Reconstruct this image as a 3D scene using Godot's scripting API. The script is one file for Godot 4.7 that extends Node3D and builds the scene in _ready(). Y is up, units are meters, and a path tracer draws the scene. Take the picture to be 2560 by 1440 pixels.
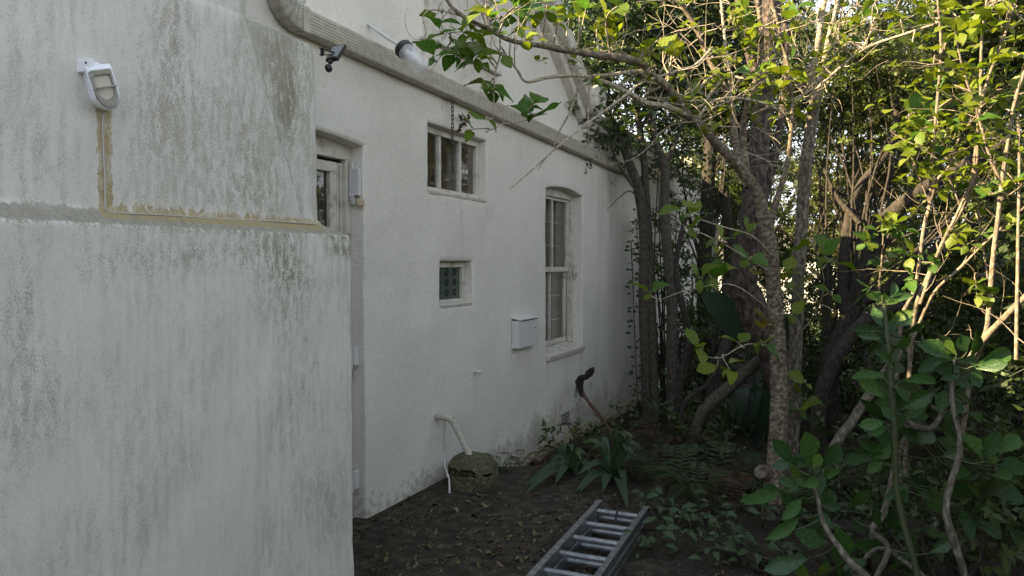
extends Node3D

# ---------------------------------------------------------------- measures read from the photograph (2560 x 1440)
const FOCAL := 1828.0
const EYE := Vector3(0.0, 1.55, 0.0)
const PITCH := 0.03554
const WALL_FOOT := Vector3(-0.874, 0.0, -4.34)          # foot of the house wall at the right side of the door
var along := Vector3(0.4296, 0.0, -0.9030)              # the way the wall runs
var out_of := Vector3(0.9030, 0.0, 0.4296)              # out of the wall, to the garden
const CHIMNEY_OUT := 0.75

var rng := RandomNumberGenerator.new()
var taken := {}
var M := {}

# ---------------------------------------------------------------- pixels to places
func ray(px: float, py: float) -> Vector3:
	var v := Vector3((px - 1280.0) / FOCAL, -(py - 720.0) / FOCAL, -1.0)
	return v.rotated(Vector3.RIGHT, -PITCH)

func P(px: float, py: float, depth: float) -> Vector3:
	var r := ray(px, py)
	return EYE + r * (depth / -r.z)

func on_wall(px: float, py: float, off := 0.0) -> Vector3:
	var r := ray(px, py)
	var k: float = (WALL_FOOT + out_of * off - EYE).dot(out_of) / r.dot(out_of)
	return EYE + r * k

func th(p: Vector3) -> Vector2:                          # place -> (metres along the wall, height)
	return Vector2((p - WALL_FOOT).dot(along), p.y)

func W(t: float, h: float, off := 0.0) -> Vector3:
	return WALL_FOOT + along * t + out_of * off + Vector3.UP * h

func on_ground(px: float, py: float, y := 0.0) -> Vector3:
	var r := ray(px, py)
	return EYE + r * ((y - EYE.y) / r.y)

func ground_y(x: float, z: float) -> float:
	var p := Vector3(x, 0, z) - WALL_FOOT
	var t := p.dot(along)
	var n := p.dot(out_of)
	var edge: float = 1.35 + 0.25 * sin(n * 2.3)
	var fall: float = smoothstep(edge - 0.1, edge + 0.75, t) * smoothstep(5.0, 2.5, n)
	var y: float = -0.27 * fall - 0.16 * smoothstep(2.5, 8.0, t)
	y -= 0.9 * smoothstep(9.0, 22.0, t + n * 0.4)
	return y

# ---------------------------------------------------------------- colours
func C(r: float, g: float, b: float) -> Color:
	return Color(r, g, b).linear_to_srgb()

func noise_tex(seed_: int, freq: float, ramp: Array, size := 512, octaves := 4, as_normal := false, bump := 6.0) -> NoiseTexture2D:
	var n := FastNoiseLite.new()
	n.seed = seed_
	n.noise_type = FastNoiseLite.TYPE_SIMPLEX_SMOOTH
	n.frequency = freq
	n.fractal_octaves = octaves
	var t := NoiseTexture2D.new()
	t.width = size
	t.height = size
	t.seamless = true
	t.noise = n
	if as_normal:
		t.as_normal_map = true
		t.bump_strength = bump
	if ramp:
		var g := Gradient.new()
		var offs := PackedFloat32Array()
		var cols := PackedColorArray()
		for e in ramp:
			offs.append(e[0])
			cols.append(C(e[1], e[2], e[3]))
		g.offsets = offs
		g.colors = cols
		t.color_ramp = g
	return t

func plain(name_: String, c: Color, rough := 0.8, metal := 0.0) -> StandardMaterial3D:
	var m := StandardMaterial3D.new()
	m.resource_name = name_
	m.albedo_color = c
	m.roughness = rough
	m.metallic = metal
	M[name_] = m
	return m

func grained(name_: String, ramp: Array, freq: float, scale_: float, rough := 0.85, relief := 0.0, seed_ := 1, size := 512) -> StandardMaterial3D:
	var m := plain(name_, Color.WHITE, rough)
	m.albedo_texture = noise_tex(seed_, freq, ramp, size)
	m.uv1_triplanar = true
	m.uv1_world_triplanar = true
	m.uv1_scale = Vector3.ONE * scale_
	if relief > 0.0:
		m.heightmap_enabled = true
		m.heightmap_scale = relief
		m.heightmap_texture = noise_tex(seed_ + 7, freq * 1.3, [], size, 5)
	return m

var vein_tex: ImageTexture
var vein_bump: ImageTexture

func leaf_textures() -> void:                             # midrib, side veins, blotches and a few brown spots
	var n := FastNoiseLite.new()
	n.seed = 17
	n.frequency = 0.03
	n.fractal_octaves = 3
	var im := Image.create(96, 192, false, Image.FORMAT_RGB8)
	var bm := Image.create(96, 192, false, Image.FORMAT_L8)
	for y in 192:
		for x in 96:
			var u := absf(x / 95.0 - 0.5)
			var s := fposmod((y / 191.0 - u * 0.75) * 8.0 + n.get_noise_2d(x, y) * 0.15, 1.0)
			var vein: float = maxf(1.0 - absf(s - 0.5) / 0.09, 1.0 - u / 0.03)
			vein = clampf(vein, 0.0, 1.0)
			var k := 0.80 + n.get_noise_2d(x * 1.5, y * 1.5 + 300.0) * 0.22 + vein * 0.14
			var c := Color(k, k, k * 0.96)
			if n.get_noise_2d(x * 4.0 + 90.0, y * 4.0) > 0.47:
				c = Color(0.85, 0.66, 0.45)
			im.set_pixel(x, y, c)
			var h := 0.75 - vein * 0.5 + n.get_noise_2d(x * 2.0, y * 2.0) * 0.2
			bm.set_pixel(x, y, Color(h, h, h))
	vein_tex = ImageTexture.create_from_image(im)
	vein_bump = ImageTexture.create_from_image(bm)

func veined(m: StandardMaterial3D) -> StandardMaterial3D:
	m.albedo_texture = vein_tex
	m.heightmap_enabled = true
	m.heightmap_texture = vein_bump
	m.heightmap_scale = 0.12
	return m

func leafy(name_: String, c: Color, back: Color, rough := 0.45) -> StandardMaterial3D:
	var m := plain(name_, c, rough)
	m.backlight_enabled = true
	m.backlight = back
	m.vertex_color_use_as_albedo = true
	m.cull_mode = BaseMaterial3D.CULL_DISABLED
	return m

# ---------------------------------------------------------------- meshes
class Shape:
	var v := PackedVector3Array()
	var n := PackedVector3Array()
	var u := PackedVector2Array()
	var c := PackedColorArray()
	var i := PackedInt32Array()
	var tint := Color.WHITE
	func add(p: Vector3, nn: Vector3, uv := Vector2.ZERO) -> int:
		v.append(p)
		n.append(nn)
		u.append(uv)
		c.append(tint)
		return v.size() - 1
	func tri(a: int, b: int, d: int) -> void:
		# front faces run clockwise as seen from the side their normals point to
		var face := (v[b] - v[a]).cross(v[d] - v[a])
		if face.dot(n[a] + n[b] + n[d]) > 0.0:
			i.append_array([a, d, b])
		else:
			i.append_array([a, b, d])
	func quad(a: int, b: int, d: int, e: int) -> void:
		tri(a, b, d)
		tri(a, d, e)
	func face(pts: Array, nn: Vector3, uvs := []) -> void:
		var first := v.size()
		for k in pts.size():
			add(pts[k], nn, uvs[k] if uvs else Vector2.ZERO)
		for k in range(1, pts.size() - 1):
			tri(first, first + k, first + k + 1)
	func mesh() -> ArrayMesh:
		var a := []
		a.resize(Mesh.ARRAY_MAX)
		a[Mesh.ARRAY_VERTEX] = v
		a[Mesh.ARRAY_NORMAL] = n
		a[Mesh.ARRAY_TEX_UV] = u
		a[Mesh.ARRAY_COLOR] = c
		a[Mesh.ARRAY_INDEX] = i
		var m := ArrayMesh.new()
		m.add_surface_from_arrays(Mesh.PRIMITIVE_TRIANGLES, a)
		return m
	# a box with chamfered edges; basis columns are its axes
	func box(at: Vector3, size: Vector3, b := Basis.IDENTITY, bevel := 0.004) -> void:
		var h := size * 0.5
		var e: float = min(bevel, min(h.x, min(h.y, h.z)) * 0.6)
		var corner := {}
		for sx in [-1, 1]:
			for sy in [-1, 1]:
				for sz in [-1, 1]:
					var s := Vector3(sx, sy, sz)
					for ax in 3:
						var p := Vector3(s.x * (h.x - e), s.y * (h.y - e), s.z * (h.z - e))
						p[ax] = s[ax] * h[ax]
						var nn := Vector3.ZERO
						nn[ax] = s[ax]
						corner[[sx, sy, sz, ax]] = [at + b * p, (b * nn).normalized()]
		for ax in 3:
			var a1 := (ax + 1) % 3
			var a2 := (ax + 2) % 3
			for s in [-1, 1]:
				var ids := []
				for q in [[-1, -1], [1, -1], [1, 1], [-1, 1]]:
					var key := [0, 0, 0, ax]
					key[ax] = s
					key[a1] = q[0]
					key[a2] = q[1]
					ids.append(add(corner[key][0], corner[key][1], Vector2(q[0], q[1]) * 0.5))
				quad(ids[0], ids[1], ids[2], ids[3])
		for ax in 3:                                      # edges
			var a1 := (ax + 1) % 3
			var a2 := (ax + 2) % 3
			for s1 in [-1, 1]:
				for s2 in [-1, 1]:
					var ids := []
					for q in [[-1, a1], [1, a1], [1, a2], [-1, a2]]:
						var key := [0, 0, 0, q[1]]
						key[ax] = q[0]
						key[a1] = s1
						key[a2] = s2
						ids.append(add(corner[key][0], corner[key][1]))
					quad(ids[0], ids[1], ids[2], ids[3])
		for sx in [-1, 1]:
			for sy in [-1, 1]:
				for sz in [-1, 1]:
					var ids := []
					for ax in 3:
						ids.append(add(corner[[sx, sy, sz, ax]][0], corner[[sx, sy, sz, ax]][1]))
					tri(ids[0], ids[1], ids[2])
	# a bar from a to b, broad and thick
	func bar(a: Vector3, b: Vector3, broad: float, thick: float, up: Vector3, bevel := 0.003) -> void:
		var z := (b - a).normalized()
		var x := up.cross(z).normalized()
		box((a + b) * 0.5, Vector3(broad, thick, (b - a).length()), Basis(x, z.cross(x), z), bevel)
	func tube(pts: PackedVector3Array, r: PackedFloat32Array, sides := 8, capped := true) -> void:
		var count := pts.size()
		var dir0 := (pts[1] - pts[0]).normalized()
		var side := dir0.cross(Vector3.UP if absf(dir0.y) < 0.9 else Vector3.RIGHT).normalized()
		var first := v.size()
		var run := 0.0
		for k in count:
			var dir: Vector3 = (pts[min(k + 1, count - 1)] - pts[max(k - 1, 0)]).normalized()
			side = (side - dir * side.dot(dir)).normalized()
			var other := dir.cross(side)
			if k > 0:
				run += (pts[k] - pts[k - 1]).length()
			for s in sides + 1:
				var a := TAU * s / sides
				var nn := side * cos(a) + other * sin(a)
				add(pts[k] + nn * r[k], nn, Vector2(float(s) / sides, run))
		for k in count - 1:
			for s in sides:
				var a := first + k * (sides + 1) + s
				quad(a, a + 1, a + sides + 2, a + sides + 1)
		if capped:
			for e in [0, count - 1]:
				var dir: Vector3 = (pts[0] - pts[1]).normalized() if e == 0 else (pts[count - 1] - pts[count - 2]).normalized()
				var mid := add(pts[e], dir)
				var ring := []
				for s in sides:
					ring.append(add(v[first + e * (sides + 1) + s], dir))
				for s in sides:
					tri(mid, ring[s], ring[(s + 1) % sides])
	# profile: array of Vector2(radius, along axis)
	func lathe(at: Vector3, axis: Vector3, profile: Array, sides := 20) -> void:
		var z := axis.normalized()
		var x := z.cross(Vector3.UP if absf(z.y) < 0.9 else Vector3.RIGHT).normalized()
		var y := z.cross(x)
		for k in profile.size() - 1:
			var p0: Vector2 = profile[k]
			var p1: Vector2 = profile[k + 1]
			var d := p1 - p0
			var flat := Vector2(d.y, -d.x).normalized()
			var ring := []
			for s in sides + 1:
				var a := TAU * s / sides
				var o := x * cos(a) + y * sin(a)
				var nn := o * flat.x + z * flat.y
				ring.append([add(at + o * p0.x + z * p0.y, nn), add(at + o * p1.x + z * p1.y, nn)])
			for s in sides:
				if p0.x > 1e-5:
					tri(ring[s][0], ring[s][1], ring[s + 1][0])
				if p1.x > 1e-5:
					tri(ring[s + 1][0], ring[s][1], ring[s + 1][1])
	func smooth() -> void:                                # normals shared by vertices in one place
		var sum := {}
		for k in range(0, i.size(), 3):
			var f := (v[i[k + 2]] - v[i[k]]).cross(v[i[k + 1]] - v[i[k]])
			for q in 3:
				var key := v[i[k + q]].snapped(Vector3.ONE * 0.0002)
				sum[key] = sum.get(key, Vector3.ZERO) + f
		for k in v.size():
			var s: Vector3 = sum.get(v[k].snapped(Vector3.ONE * 0.0002), n[k])
			if s.length() > 1e-12:
				n[k] = s.normalized()

func spline(pts: Array, step: int) -> Array:              # [Vector3, radius] pairs, Catmull-Rom
	var res := []
	for k in pts.size() - 1:
		var a = pts[max(k - 1, 0)]
		var b = pts[k]
		var c = pts[k + 1]
		var d = pts[min(k + 2, pts.size() - 1)]
		for s in step:
			var f := float(s) / step
			res.append([(b[0] as Vector3).cubic_interpolate(c[0], a[0], d[0], f), lerpf(b[1], c[1], f)])
	res.append(pts[pts.size() - 1])
	return res

func limb(st: Shape, pts: Array, step := 3, sides := 8, wobble := 0.0) -> Array:
	var s := spline(pts, step)
	var v := PackedVector3Array()
	var r := PackedFloat32Array()
	for k in s.size():
		v.append(s[k][0] + Vector3(rng.randf_range(-1, 1), 0, rng.randf_range(-1, 1)) * wobble * s[k][1])
		r.append(s[k][1] * (1.0 + rng.randf_range(-1, 1) * wobble * 0.7))
	st.tube(v, r, sides)
	return s

func px_limb(list: Array) -> Array:                       # [px, py, depth, radius in metres]
	var res := []
	for e in list:
		res.append([P(e[0], e[1], e[2]), e[3]])
	return res

# ---------------------------------------------------------------- objects
func numbered(called: String) -> String:
	var k: int = taken.get(called, 0)
	taken[called] = k + 1
	return called if k == 0 else "%s_%03d" % [called, k]

func tag(o: Node3D, label: String, category: String, group := "", kind := "") -> void:
	o.set_meta("label", label)
	o.set_meta("category", category)
	if group:
		o.set_meta("group", group)
	if kind:
		o.set_meta("kind", kind)

func thing(called: String, at: Vector3, label: String, category: String, group := "") -> Node3D:
	var o := Node3D.new()
	o.name = numbered(called)
	add_child(o)
	o.position = at
	tag(o, label, category, group)
	return o

func origin_of(o: Node) -> Vector3:
	var p := Vector3.ZERO
	while o is Node3D and o != self:
		p += (o as Node3D).position
		o = o.get_parent()
	return p

# a shape drawn in world coordinates, hung under its thing
func part(called: String, st: Shape, m: Material, parent: Node3D) -> MeshInstance3D:
	var o := MeshInstance3D.new()
	o.name = called
	o.mesh = st.mesh()
	o.material_override = m
	parent.add_child(o, true)
	o.position = -origin_of(parent)
	return o

func solid(called: String, st: Shape, m: Material, at: Vector3, label: String, category: String, group := "") -> MeshInstance3D:
	for k in st.v.size():
		st.v[k] -= at
	var o := MeshInstance3D.new()
	o.name = numbered(called)
	o.mesh = st.mesh()
	o.material_override = m
	add_child(o)
	o.position = at
	tag(o, label, category, group)
	return o

func setting(called: String, st: Shape, m: Material) -> MeshInstance3D:
	var o := MeshInstance3D.new()
	o.name = numbered(called)
	o.mesh = st.mesh()
	o.material_override = m
	add_child(o)
	o.set_meta("kind", "structure")
	return o

func copy_mesh(called: String, m: Mesh, mat: Material, x: Transform3D, parent: Node3D) -> MeshInstance3D:
	var o := MeshInstance3D.new()
	o.name = called
	o.mesh = m
	o.material_override = mat
	parent.add_child(o, true)
	o.transform = x
	o.position -= origin_of(parent)
	return o

func swarm(called: String, m: Mesh, mat: Material, xs: Array, cols: Array, parent: Node3D) -> MultiMeshInstance3D:
	var mm := MultiMesh.new()
	mm.transform_format = MultiMesh.TRANSFORM_3D
	mm.use_colors = true
	mm.mesh = m
	mm.instance_count = xs.size()
	var shift := origin_of(parent)
	for k in xs.size():
		var x: Transform3D = xs[k]
		x.origin -= shift
		mm.set_instance_transform(k, x)
		mm.set_instance_color(k, cols[k])
	var o := MultiMeshInstance3D.new()
	o.name = called
	o.multimesh = mm
	o.material_override = mat
	parent.add_child(o, true)
	o.set_meta("kind", "stuff")
	return o

# ---------------------------------------------------------------- leaves
# a leaf of length 1 along +y, width 1 along x, facing +z
func leaf_shape(outline: Array, fold: float, droop: float, wave: float, vein := 1.25, tone := Color.WHITE, serrate := 0.0) -> ArrayMesh:
	var st := Shape.new()
	var rows := outline.size()
	for r in rows:
		var y := float(r) / (rows - 1)
		var w: float = outline[r] * 0.5
		var z0 := -droop * y * y
		for col in 5:
			var q: float = [-1.0, -0.45, 0.0, 0.45, 1.0][col]
			var ww := w
			if absf(q) == 1.0 and serrate > 0.0 and r % 2 == 1 and r < rows - 1:
				ww *= 1.0 - serrate
			var z := z0 + absf(q) * w * fold + sin(y * 9.0 + q * 2.0) * wave * absf(q)
			var k := vein if col == 2 else (1.0 if r % 2 == 0 else 0.9)
			st.tint = Color(tone.r * k, tone.g * k, tone.b * k)
			st.add(Vector3(q * ww, y, z), Vector3(-q * fold * 0.7, droop * y, 1).normalized(), Vector2(q * 0.5 + 0.5, y))
	for r in rows - 1:
		for col in 4:
			var a := r * 5 + col
			st.quad(a, a + 1, a + 6, a + 5)
	return st.mesh()

func leaf_at(base: Vector3, tip: Vector3, width: float, facing: Vector3) -> Transform3D:
	var y := tip - base
	var l := y.length()
	y /= l
	var x := y.cross(facing).normalized()
	var z := x.cross(y)
	return Transform3D(Basis(x * width, y * l, z * l), base)

# a twig tip with several small leaves: what crowns are made of; 1 unit long
func spray_shape(count: int, leaf_len: float, leaf_w: float, seed_: int) -> ArrayMesh:
	var st := Shape.new()
	var g := RandomNumberGenerator.new()
	g.seed = seed_
	for k in count:
		var f := (k + 0.5) / count
		var base := Vector3(sin(f * 4.0) * 0.06, f * 0.9, cos(f * 3.0) * 0.05)
		var a := k * 2.4 + g.randf() * 0.8
		var d := Vector3(cos(a), g.randf_range(0.1, 0.9), sin(a)).normalized()
		if k == count - 1:
			d = Vector3(0.1, 1, 0.1).normalized()
		var x := d.cross(Vector3(g.randf_range(-0.6, 0.6), 1, g.randf_range(-0.6, 0.6))).normalized()
		var z := x.cross(d)
		var l := leaf_len * g.randf_range(0.7, 1.2)
		var w := leaf_w * g.randf_range(0.8, 1.15)
		var tone := g.randf_range(0.75, 1.25)
		st.tint = Color(tone, tone, tone)
		var i0 := st.add(base, z)
		var i1 := st.add(base + d * l * 0.45 + x * w * 0.5 + z * w * 0.12, (z - x * 0.3).normalized())
		var i2 := st.add(base + d * l - z * l * 0.1, z)
		var i3 := st.add(base + d * l * 0.45 - x * w * 0.5 + z * w * 0.12, (z + x * 0.3).normalized())
		var i4 := st.add(base + d * l * 0.45, z)
		st.tri(i0, i1, i4)
		st.tri(i1, i2, i4)
		st.tri(i0, i4, i3)
		st.tri(i4, i2, i3)
	st.tint = Color(0.6, 0.5, 0.4)
	st.tube(PackedVector3Array([Vector3(0, -0.1, 0), Vector3(0.03, 0.45, 0.03), Vector3(0, 0.9, -0.04)]), PackedFloat32Array([0.012, 0.01, 0.005]), 3, false)
	return st.mesh()

func random_turn() -> Basis:
	return Basis(Vector3(rng.randf_range(-1, 1), rng.randf_range(-1, 1), rng.randf_range(-1, 1)).normalized(), rng.randf() * TAU)

func bary(a: float, b: float) -> float:
	return a + (b - a) * rng.randf()

# ---------------------------------------------------------------- the house
const OPENINGS := [
	# from, to (along the wall), sill, head, rise of the arch, depth of the reveal
	[-1.0, 0.0, -0.6, 2.265, 0.035, 0.11],
	[0.722, 1.575, 2.026, 2.498, 0.0, 0.09],
	[0.87, 1.342, 1.23, 1.556, 0.0, 0.09],
	[2.78, 3.775, 0.64, 2.285, 0.045, 0.14],
]

func gable_top(t: float) -> float:
	return maxf(3.12, 4.97 - absf(t - 1.1) * 0.71)

func wall_texture() -> Array:
	var w := 1216
	var hgt := 608
	var t0 := -1.7
	var h0 := -0.7
	var tw := 10.4
	var hw := 5.2
	var n1 := FastNoiseLite.new()
	n1.seed = 3
	n1.frequency = 0.9
	n1.fractal_octaves = 4
	var n2 := FastNoiseLite.new()
	n2.seed = 8
	n2.frequency = 14.0
	n2.fractal_octaves = 3
	var streak := FastNoiseLite.new()
	streak.seed = 21
	streak.frequency = 1.0
	streak.fractal_octaves = 4
	var im := Image.create(w, hgt, false, Image.FORMAT_RGB8)
	var bump := Image.create(w, hgt, false, Image.FORMAT_L8)
	var fine := FastNoiseLite.new()
	fine.seed = 5
	fine.frequency = 34.0
	fine.fractal_octaves = 3
	var dead := th(on_wall(1450, 990))
	var rust := th(on_wall(1105, 268))
	var runs := [[1.16, 2.0, 1.55, 0.012, 0.7], [0.74, 2.01, 1.7, 0.02, 0.3], [1.55, 2.01, 1.6, 0.025, 0.3], [2.8, 0.62, 0.1, 0.03, 0.4], [3.74, 0.62, -0.1, 0.04, 0.5], [3.3, 0.6, 0.2, 0.05, 0.3], [2.03, 0.8, 0.4, 0.015, 0.4], [2.41, 0.8, 0.3, 0.02, 0.4], [1.37, 0.7, 0.35, 0.012, 0.5], [0.8, 0.45, 0.1, 0.02, 0.4], [4.3, 2.55, 1.2, 0.05, 0.3], [2.2, 2.6, 1.9, 0.03, 0.25], [5.2, 2.5, 0.6, 0.07, 0.4], [6.1, 2.8, 0.3, 0.1, 0.4]]
	for y in hgt:
		var h := h0 + hw * (1.0 - float(y) / hgt)
		for x in w:
			var t := t0 + tw * float(x) / w
			var a := n1.get_noise_2d(t, h)
			var b := n2.get_noise_2d(t, h)
			var c := Vector3(0.72, 0.69, 0.625)
			c *= 1.0 + a * 0.10 + b * 0.04
			# weather streaks down from the cornice and the pipe, more of them past the sash window
			var s := streak.get_noise_2d(t * 4.0 + n1.get_noise_2d(t * 3.0, h * 2.0) * 0.5, h * 0.5)
			var k: float = clampf((s - 0.06) * 3.0, 0.0, 1.0) * (0.03 + 0.13 * clampf((t - 3.4) / 1.5, 0.0, 1.0))
			c = c.lerp(Vector3(0.25, 0.24, 0.20), k)
			# splashed soil and algae along the foot, ragged
			var foot := -0.02 if t < 1.4 else (-0.26 if t < 3.0 else -0.26 - (t - 3.0) * 0.04)
			var rise: float = (0.1 if t < 1.4 else 0.26) * (1.0 + 2.2 * absf(a)) + b * 0.14
			var soil: float = clampf((foot + rise - h) / 0.10, 0.0, 1.0)
			c = c.lerp(Vector3(0.24, 0.215, 0.13), soil * (0.42 + 0.3 * b))
			var algae: float = clampf((a + b * 0.5 - 0.05) * 3.0, 0.0, 1.0) * clampf((0.75 - h) / 0.6, 0.0, 1.0) * clampf((t - 1.4) / 1.0, 0.0, 1.0)
			c = c.lerp(Vector3(0.42, 0.40, 0.25), algae * 0.22)
			# runs below sills, box and pipe ends
			for r in runs:
				var rx: float = (t - r[0] - n1.get_noise_2d(r[0] * 9.0, h * 3.0) * 0.03) / r[3]
				if absf(rx) < 2.0 and h < r[1] and h > r[2]:
					c = c.lerp(Vector3(0.34, 0.32, 0.25), exp(-rx * rx) * r[4] * clampf(0.5 + b * 1.6, 0.0, 1.0) * (h - r[2]) / (r[1] - r[2]))
			# stain under the dried husk, spot of rust under the pipe
			var dx := (t - dead.x) / 0.085
			if absf(dx) < 2.5 and h < dead.y + 0.1:
				c = c.lerp(Vector3(0.20, 0.17, 0.15), exp(-dx * dx) * clampf(1.0 - (dead.y - h) / 0.65, 0.0, 1.0) * (0.55 + b * 0.6))
			var rd := Vector2((t - rust.x) / 0.02, (h - rust.y) / 0.03).length()
			if rd < 1.0:
				c = c.lerp(Vector3(0.30, 0.22, 0.14), (1.0 - rd) * 0.7)
			if h > 1.0 and n2.get_noise_2d(t * 2.3 + 40.0, h * 2.3) > 0.56:
				c *= 0.8
			im.set_pixel(x, y, C(c.x, c.y, c.z))
			var f := 0.5 + fine.get_noise_2d(t, h) * 0.42 + b * 0.2
			bump.set_pixel(x, y, Color(f, f, f))
	return [ImageTexture.create_from_image(im), ImageTexture.create_from_image(bump), Vector4(t0, h0, tw, hw)]

func with_edges(from: float, to: float, step: float, edges: Array) -> PackedFloat32Array:
	var list := []
	var x := from
	while x < to:
		var near := false
		for e in edges:
			if absf(x - e) < 0.035:
				near = true
		if not near:
			list.append(x)
		x += step
	list.append(to)
	for e in edges:
		for o in [-0.026, -0.012, -0.004, 0.0, 0.004]:
			for s in [-1.0, 1.0]:
				list.append(e + o * s)
	list.sort()
	var res := PackedFloat32Array()
	for v in list:
		if res.is_empty() or v - res[-1] > 0.0015:
			res.append(v)
	return res

func build_wall(house: Node3D) -> void:
	var tex := wall_texture()
	var m := plain("house_plaster", Color.WHITE, 0.9)
	m.albedo_texture = tex[0]
	m.heightmap_enabled = true
	m.heightmap_texture = tex[1]
	m.heightmap_scale = 0.4
	m.texture_repeat = true
	var area: Vector4 = tex[2]
	var te := []
	var he := []
	for o in OPENINGS:
		te += [o[0], o[1]]
		he += [o[2], o[3]]
	var ts := with_edges(-1.7, 8.7, 0.05, te)
	var hs := with_edges(-0.7, 4.5, 0.05, he)
	ts.insert(0, -6.5)
	ts.append(12.0)
	var st := Shape.new()
	var wob := FastNoiseLite.new()
	wob.seed = 77
	wob.frequency = 1.6
	wob.fractal_octaves = 3
	var ids := {}
	var top := gable_top
	for a in ts.size():
		for b in hs.size():
			var t := ts[a]
			var h := hs[b]
			var deep := 0.0
			var hh := h
			for o in OPENINGS:
				if t > o[0] - 0.03 and t < o[1] + 0.03 and o[4] > 0.0:
					var q: float = clampf((t - o[0]) / (o[1] - o[0]), 0.0, 1.0)
					hh += o[4] * (4.0 * q * (1.0 - q) - 1.0) * maxf(0.0, 1.0 - absf(h - o[3]) / 0.3)
				# distance into the opening, rounded arris
				var d: float = minf(minf(t - o[0], o[1] - t), minf(h - o[2], o[3] - h))
				if d > -0.026:
					if d < 0.0:
						deep = maxf(deep, 0.012 * pow(1.0 + d / 0.026, 2.0))
					elif d < 0.0035:
						deep = maxf(deep, 0.012 + (o[5] - 0.012) * d / 0.004)
					else:
						deep = o[5]
			var uo := 0.0
			var vo := 0.0
			if deep > 0.0:
				for o in OPENINGS:
					if h > o[2] - 0.03 and h < o[3] + 0.03 and t > o[0] - 0.03 and t < o[1] + 0.03:
						uo = deep * (1.0 if t > (o[0] + o[1]) * 0.5 else -1.0) if minf(absf(t - o[0]), absf(t - o[1])) < minf(absf(h - o[2]), absf(h - o[3])) else 0.0
						vo = 0.0 if uo != 0.0 else deep * (1.0 if h > (o[2] + o[3]) * 0.5 else -1.0)
			var flat := wob.get_noise_2d(t, h) * 0.007 + wob.get_noise_2d(t * 4.0, h * 4.0) * 0.0025
			hh = minf(hh, top.call(t))
			ids[[a, b]] = st.add(W(t, hh, flat - deep), out_of, Vector2((t + uo - area.x) / area.z, 1.0 - (hh + vo - area.y) / area.w))
	for a in ts.size() - 1:
		for b in hs.size() - 1:
			var tm := (ts[a] + ts[a + 1]) * 0.5
			var hm := (hs[b] + hs[b + 1]) * 0.5
			var hole := hs[b] >= maxf(top.call(ts[a]), top.call(ts[a + 1]))
			for o in OPENINGS:
				if tm > o[0] + 0.004 and tm < o[1] - 0.004 and hm > o[2] + 0.004 and hm < o[3] - 0.004:
					hole = true
			if not hole:
				st.quad(ids[[a, b]], ids[[a + 1, b]], ids[[a + 1, b + 1]], ids[[a, b + 1]])
	st.smooth()
	part("wall", st, m, house)
	st = Shape.new()                                      # ragged plaster foot where the garden soil has dropped
	var foot := []
	var q := 1.55
	while q < 8.6:
		foot.append([W(q, -0.22 - 0.03 * maxf(0.0, q - 2.5) + wob.get_noise_2d(q * 3.0, 4.0) * 0.05, 0.012), 0.05 + wob.get_noise_2d(q * 5.0, 9.0) * 0.03])
		q += 0.09
	limb(st, foot, 2, 8, 0.25)
	part("plaster_foot", st, grained("foot_plaster", [[0.3, 0.12, 0.10, 0.055], [0.5, 0.27, 0.235, 0.15], [0.7, 0.40, 0.37, 0.28]], 0.03, 2.0, 0.95, 0.8, 33), house)

func slab(st: Shape, a: Vector3, b: Vector3, c: Vector3, d: Vector3, thick: float) -> void:
	var nn := (b - a).cross(d - a).normalized()
	if nn.y < 0.0:
		nn = -nn
	var q := [a, b, c, d]
	var low := []
	for p in q:
		low.append(p - nn * thick)
	st.face(q, nn)
	st.face(low, -nn)
	var mid := (a + b + c + d) / 4.0
	for k in 4:
		var e: Vector3 = (q[k] + q[(k + 1) % 4]) * 0.5 - mid
		st.face([q[k], q[(k + 1) % 4], low[(k + 1) % 4], low[k]], e.normalized())

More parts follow.
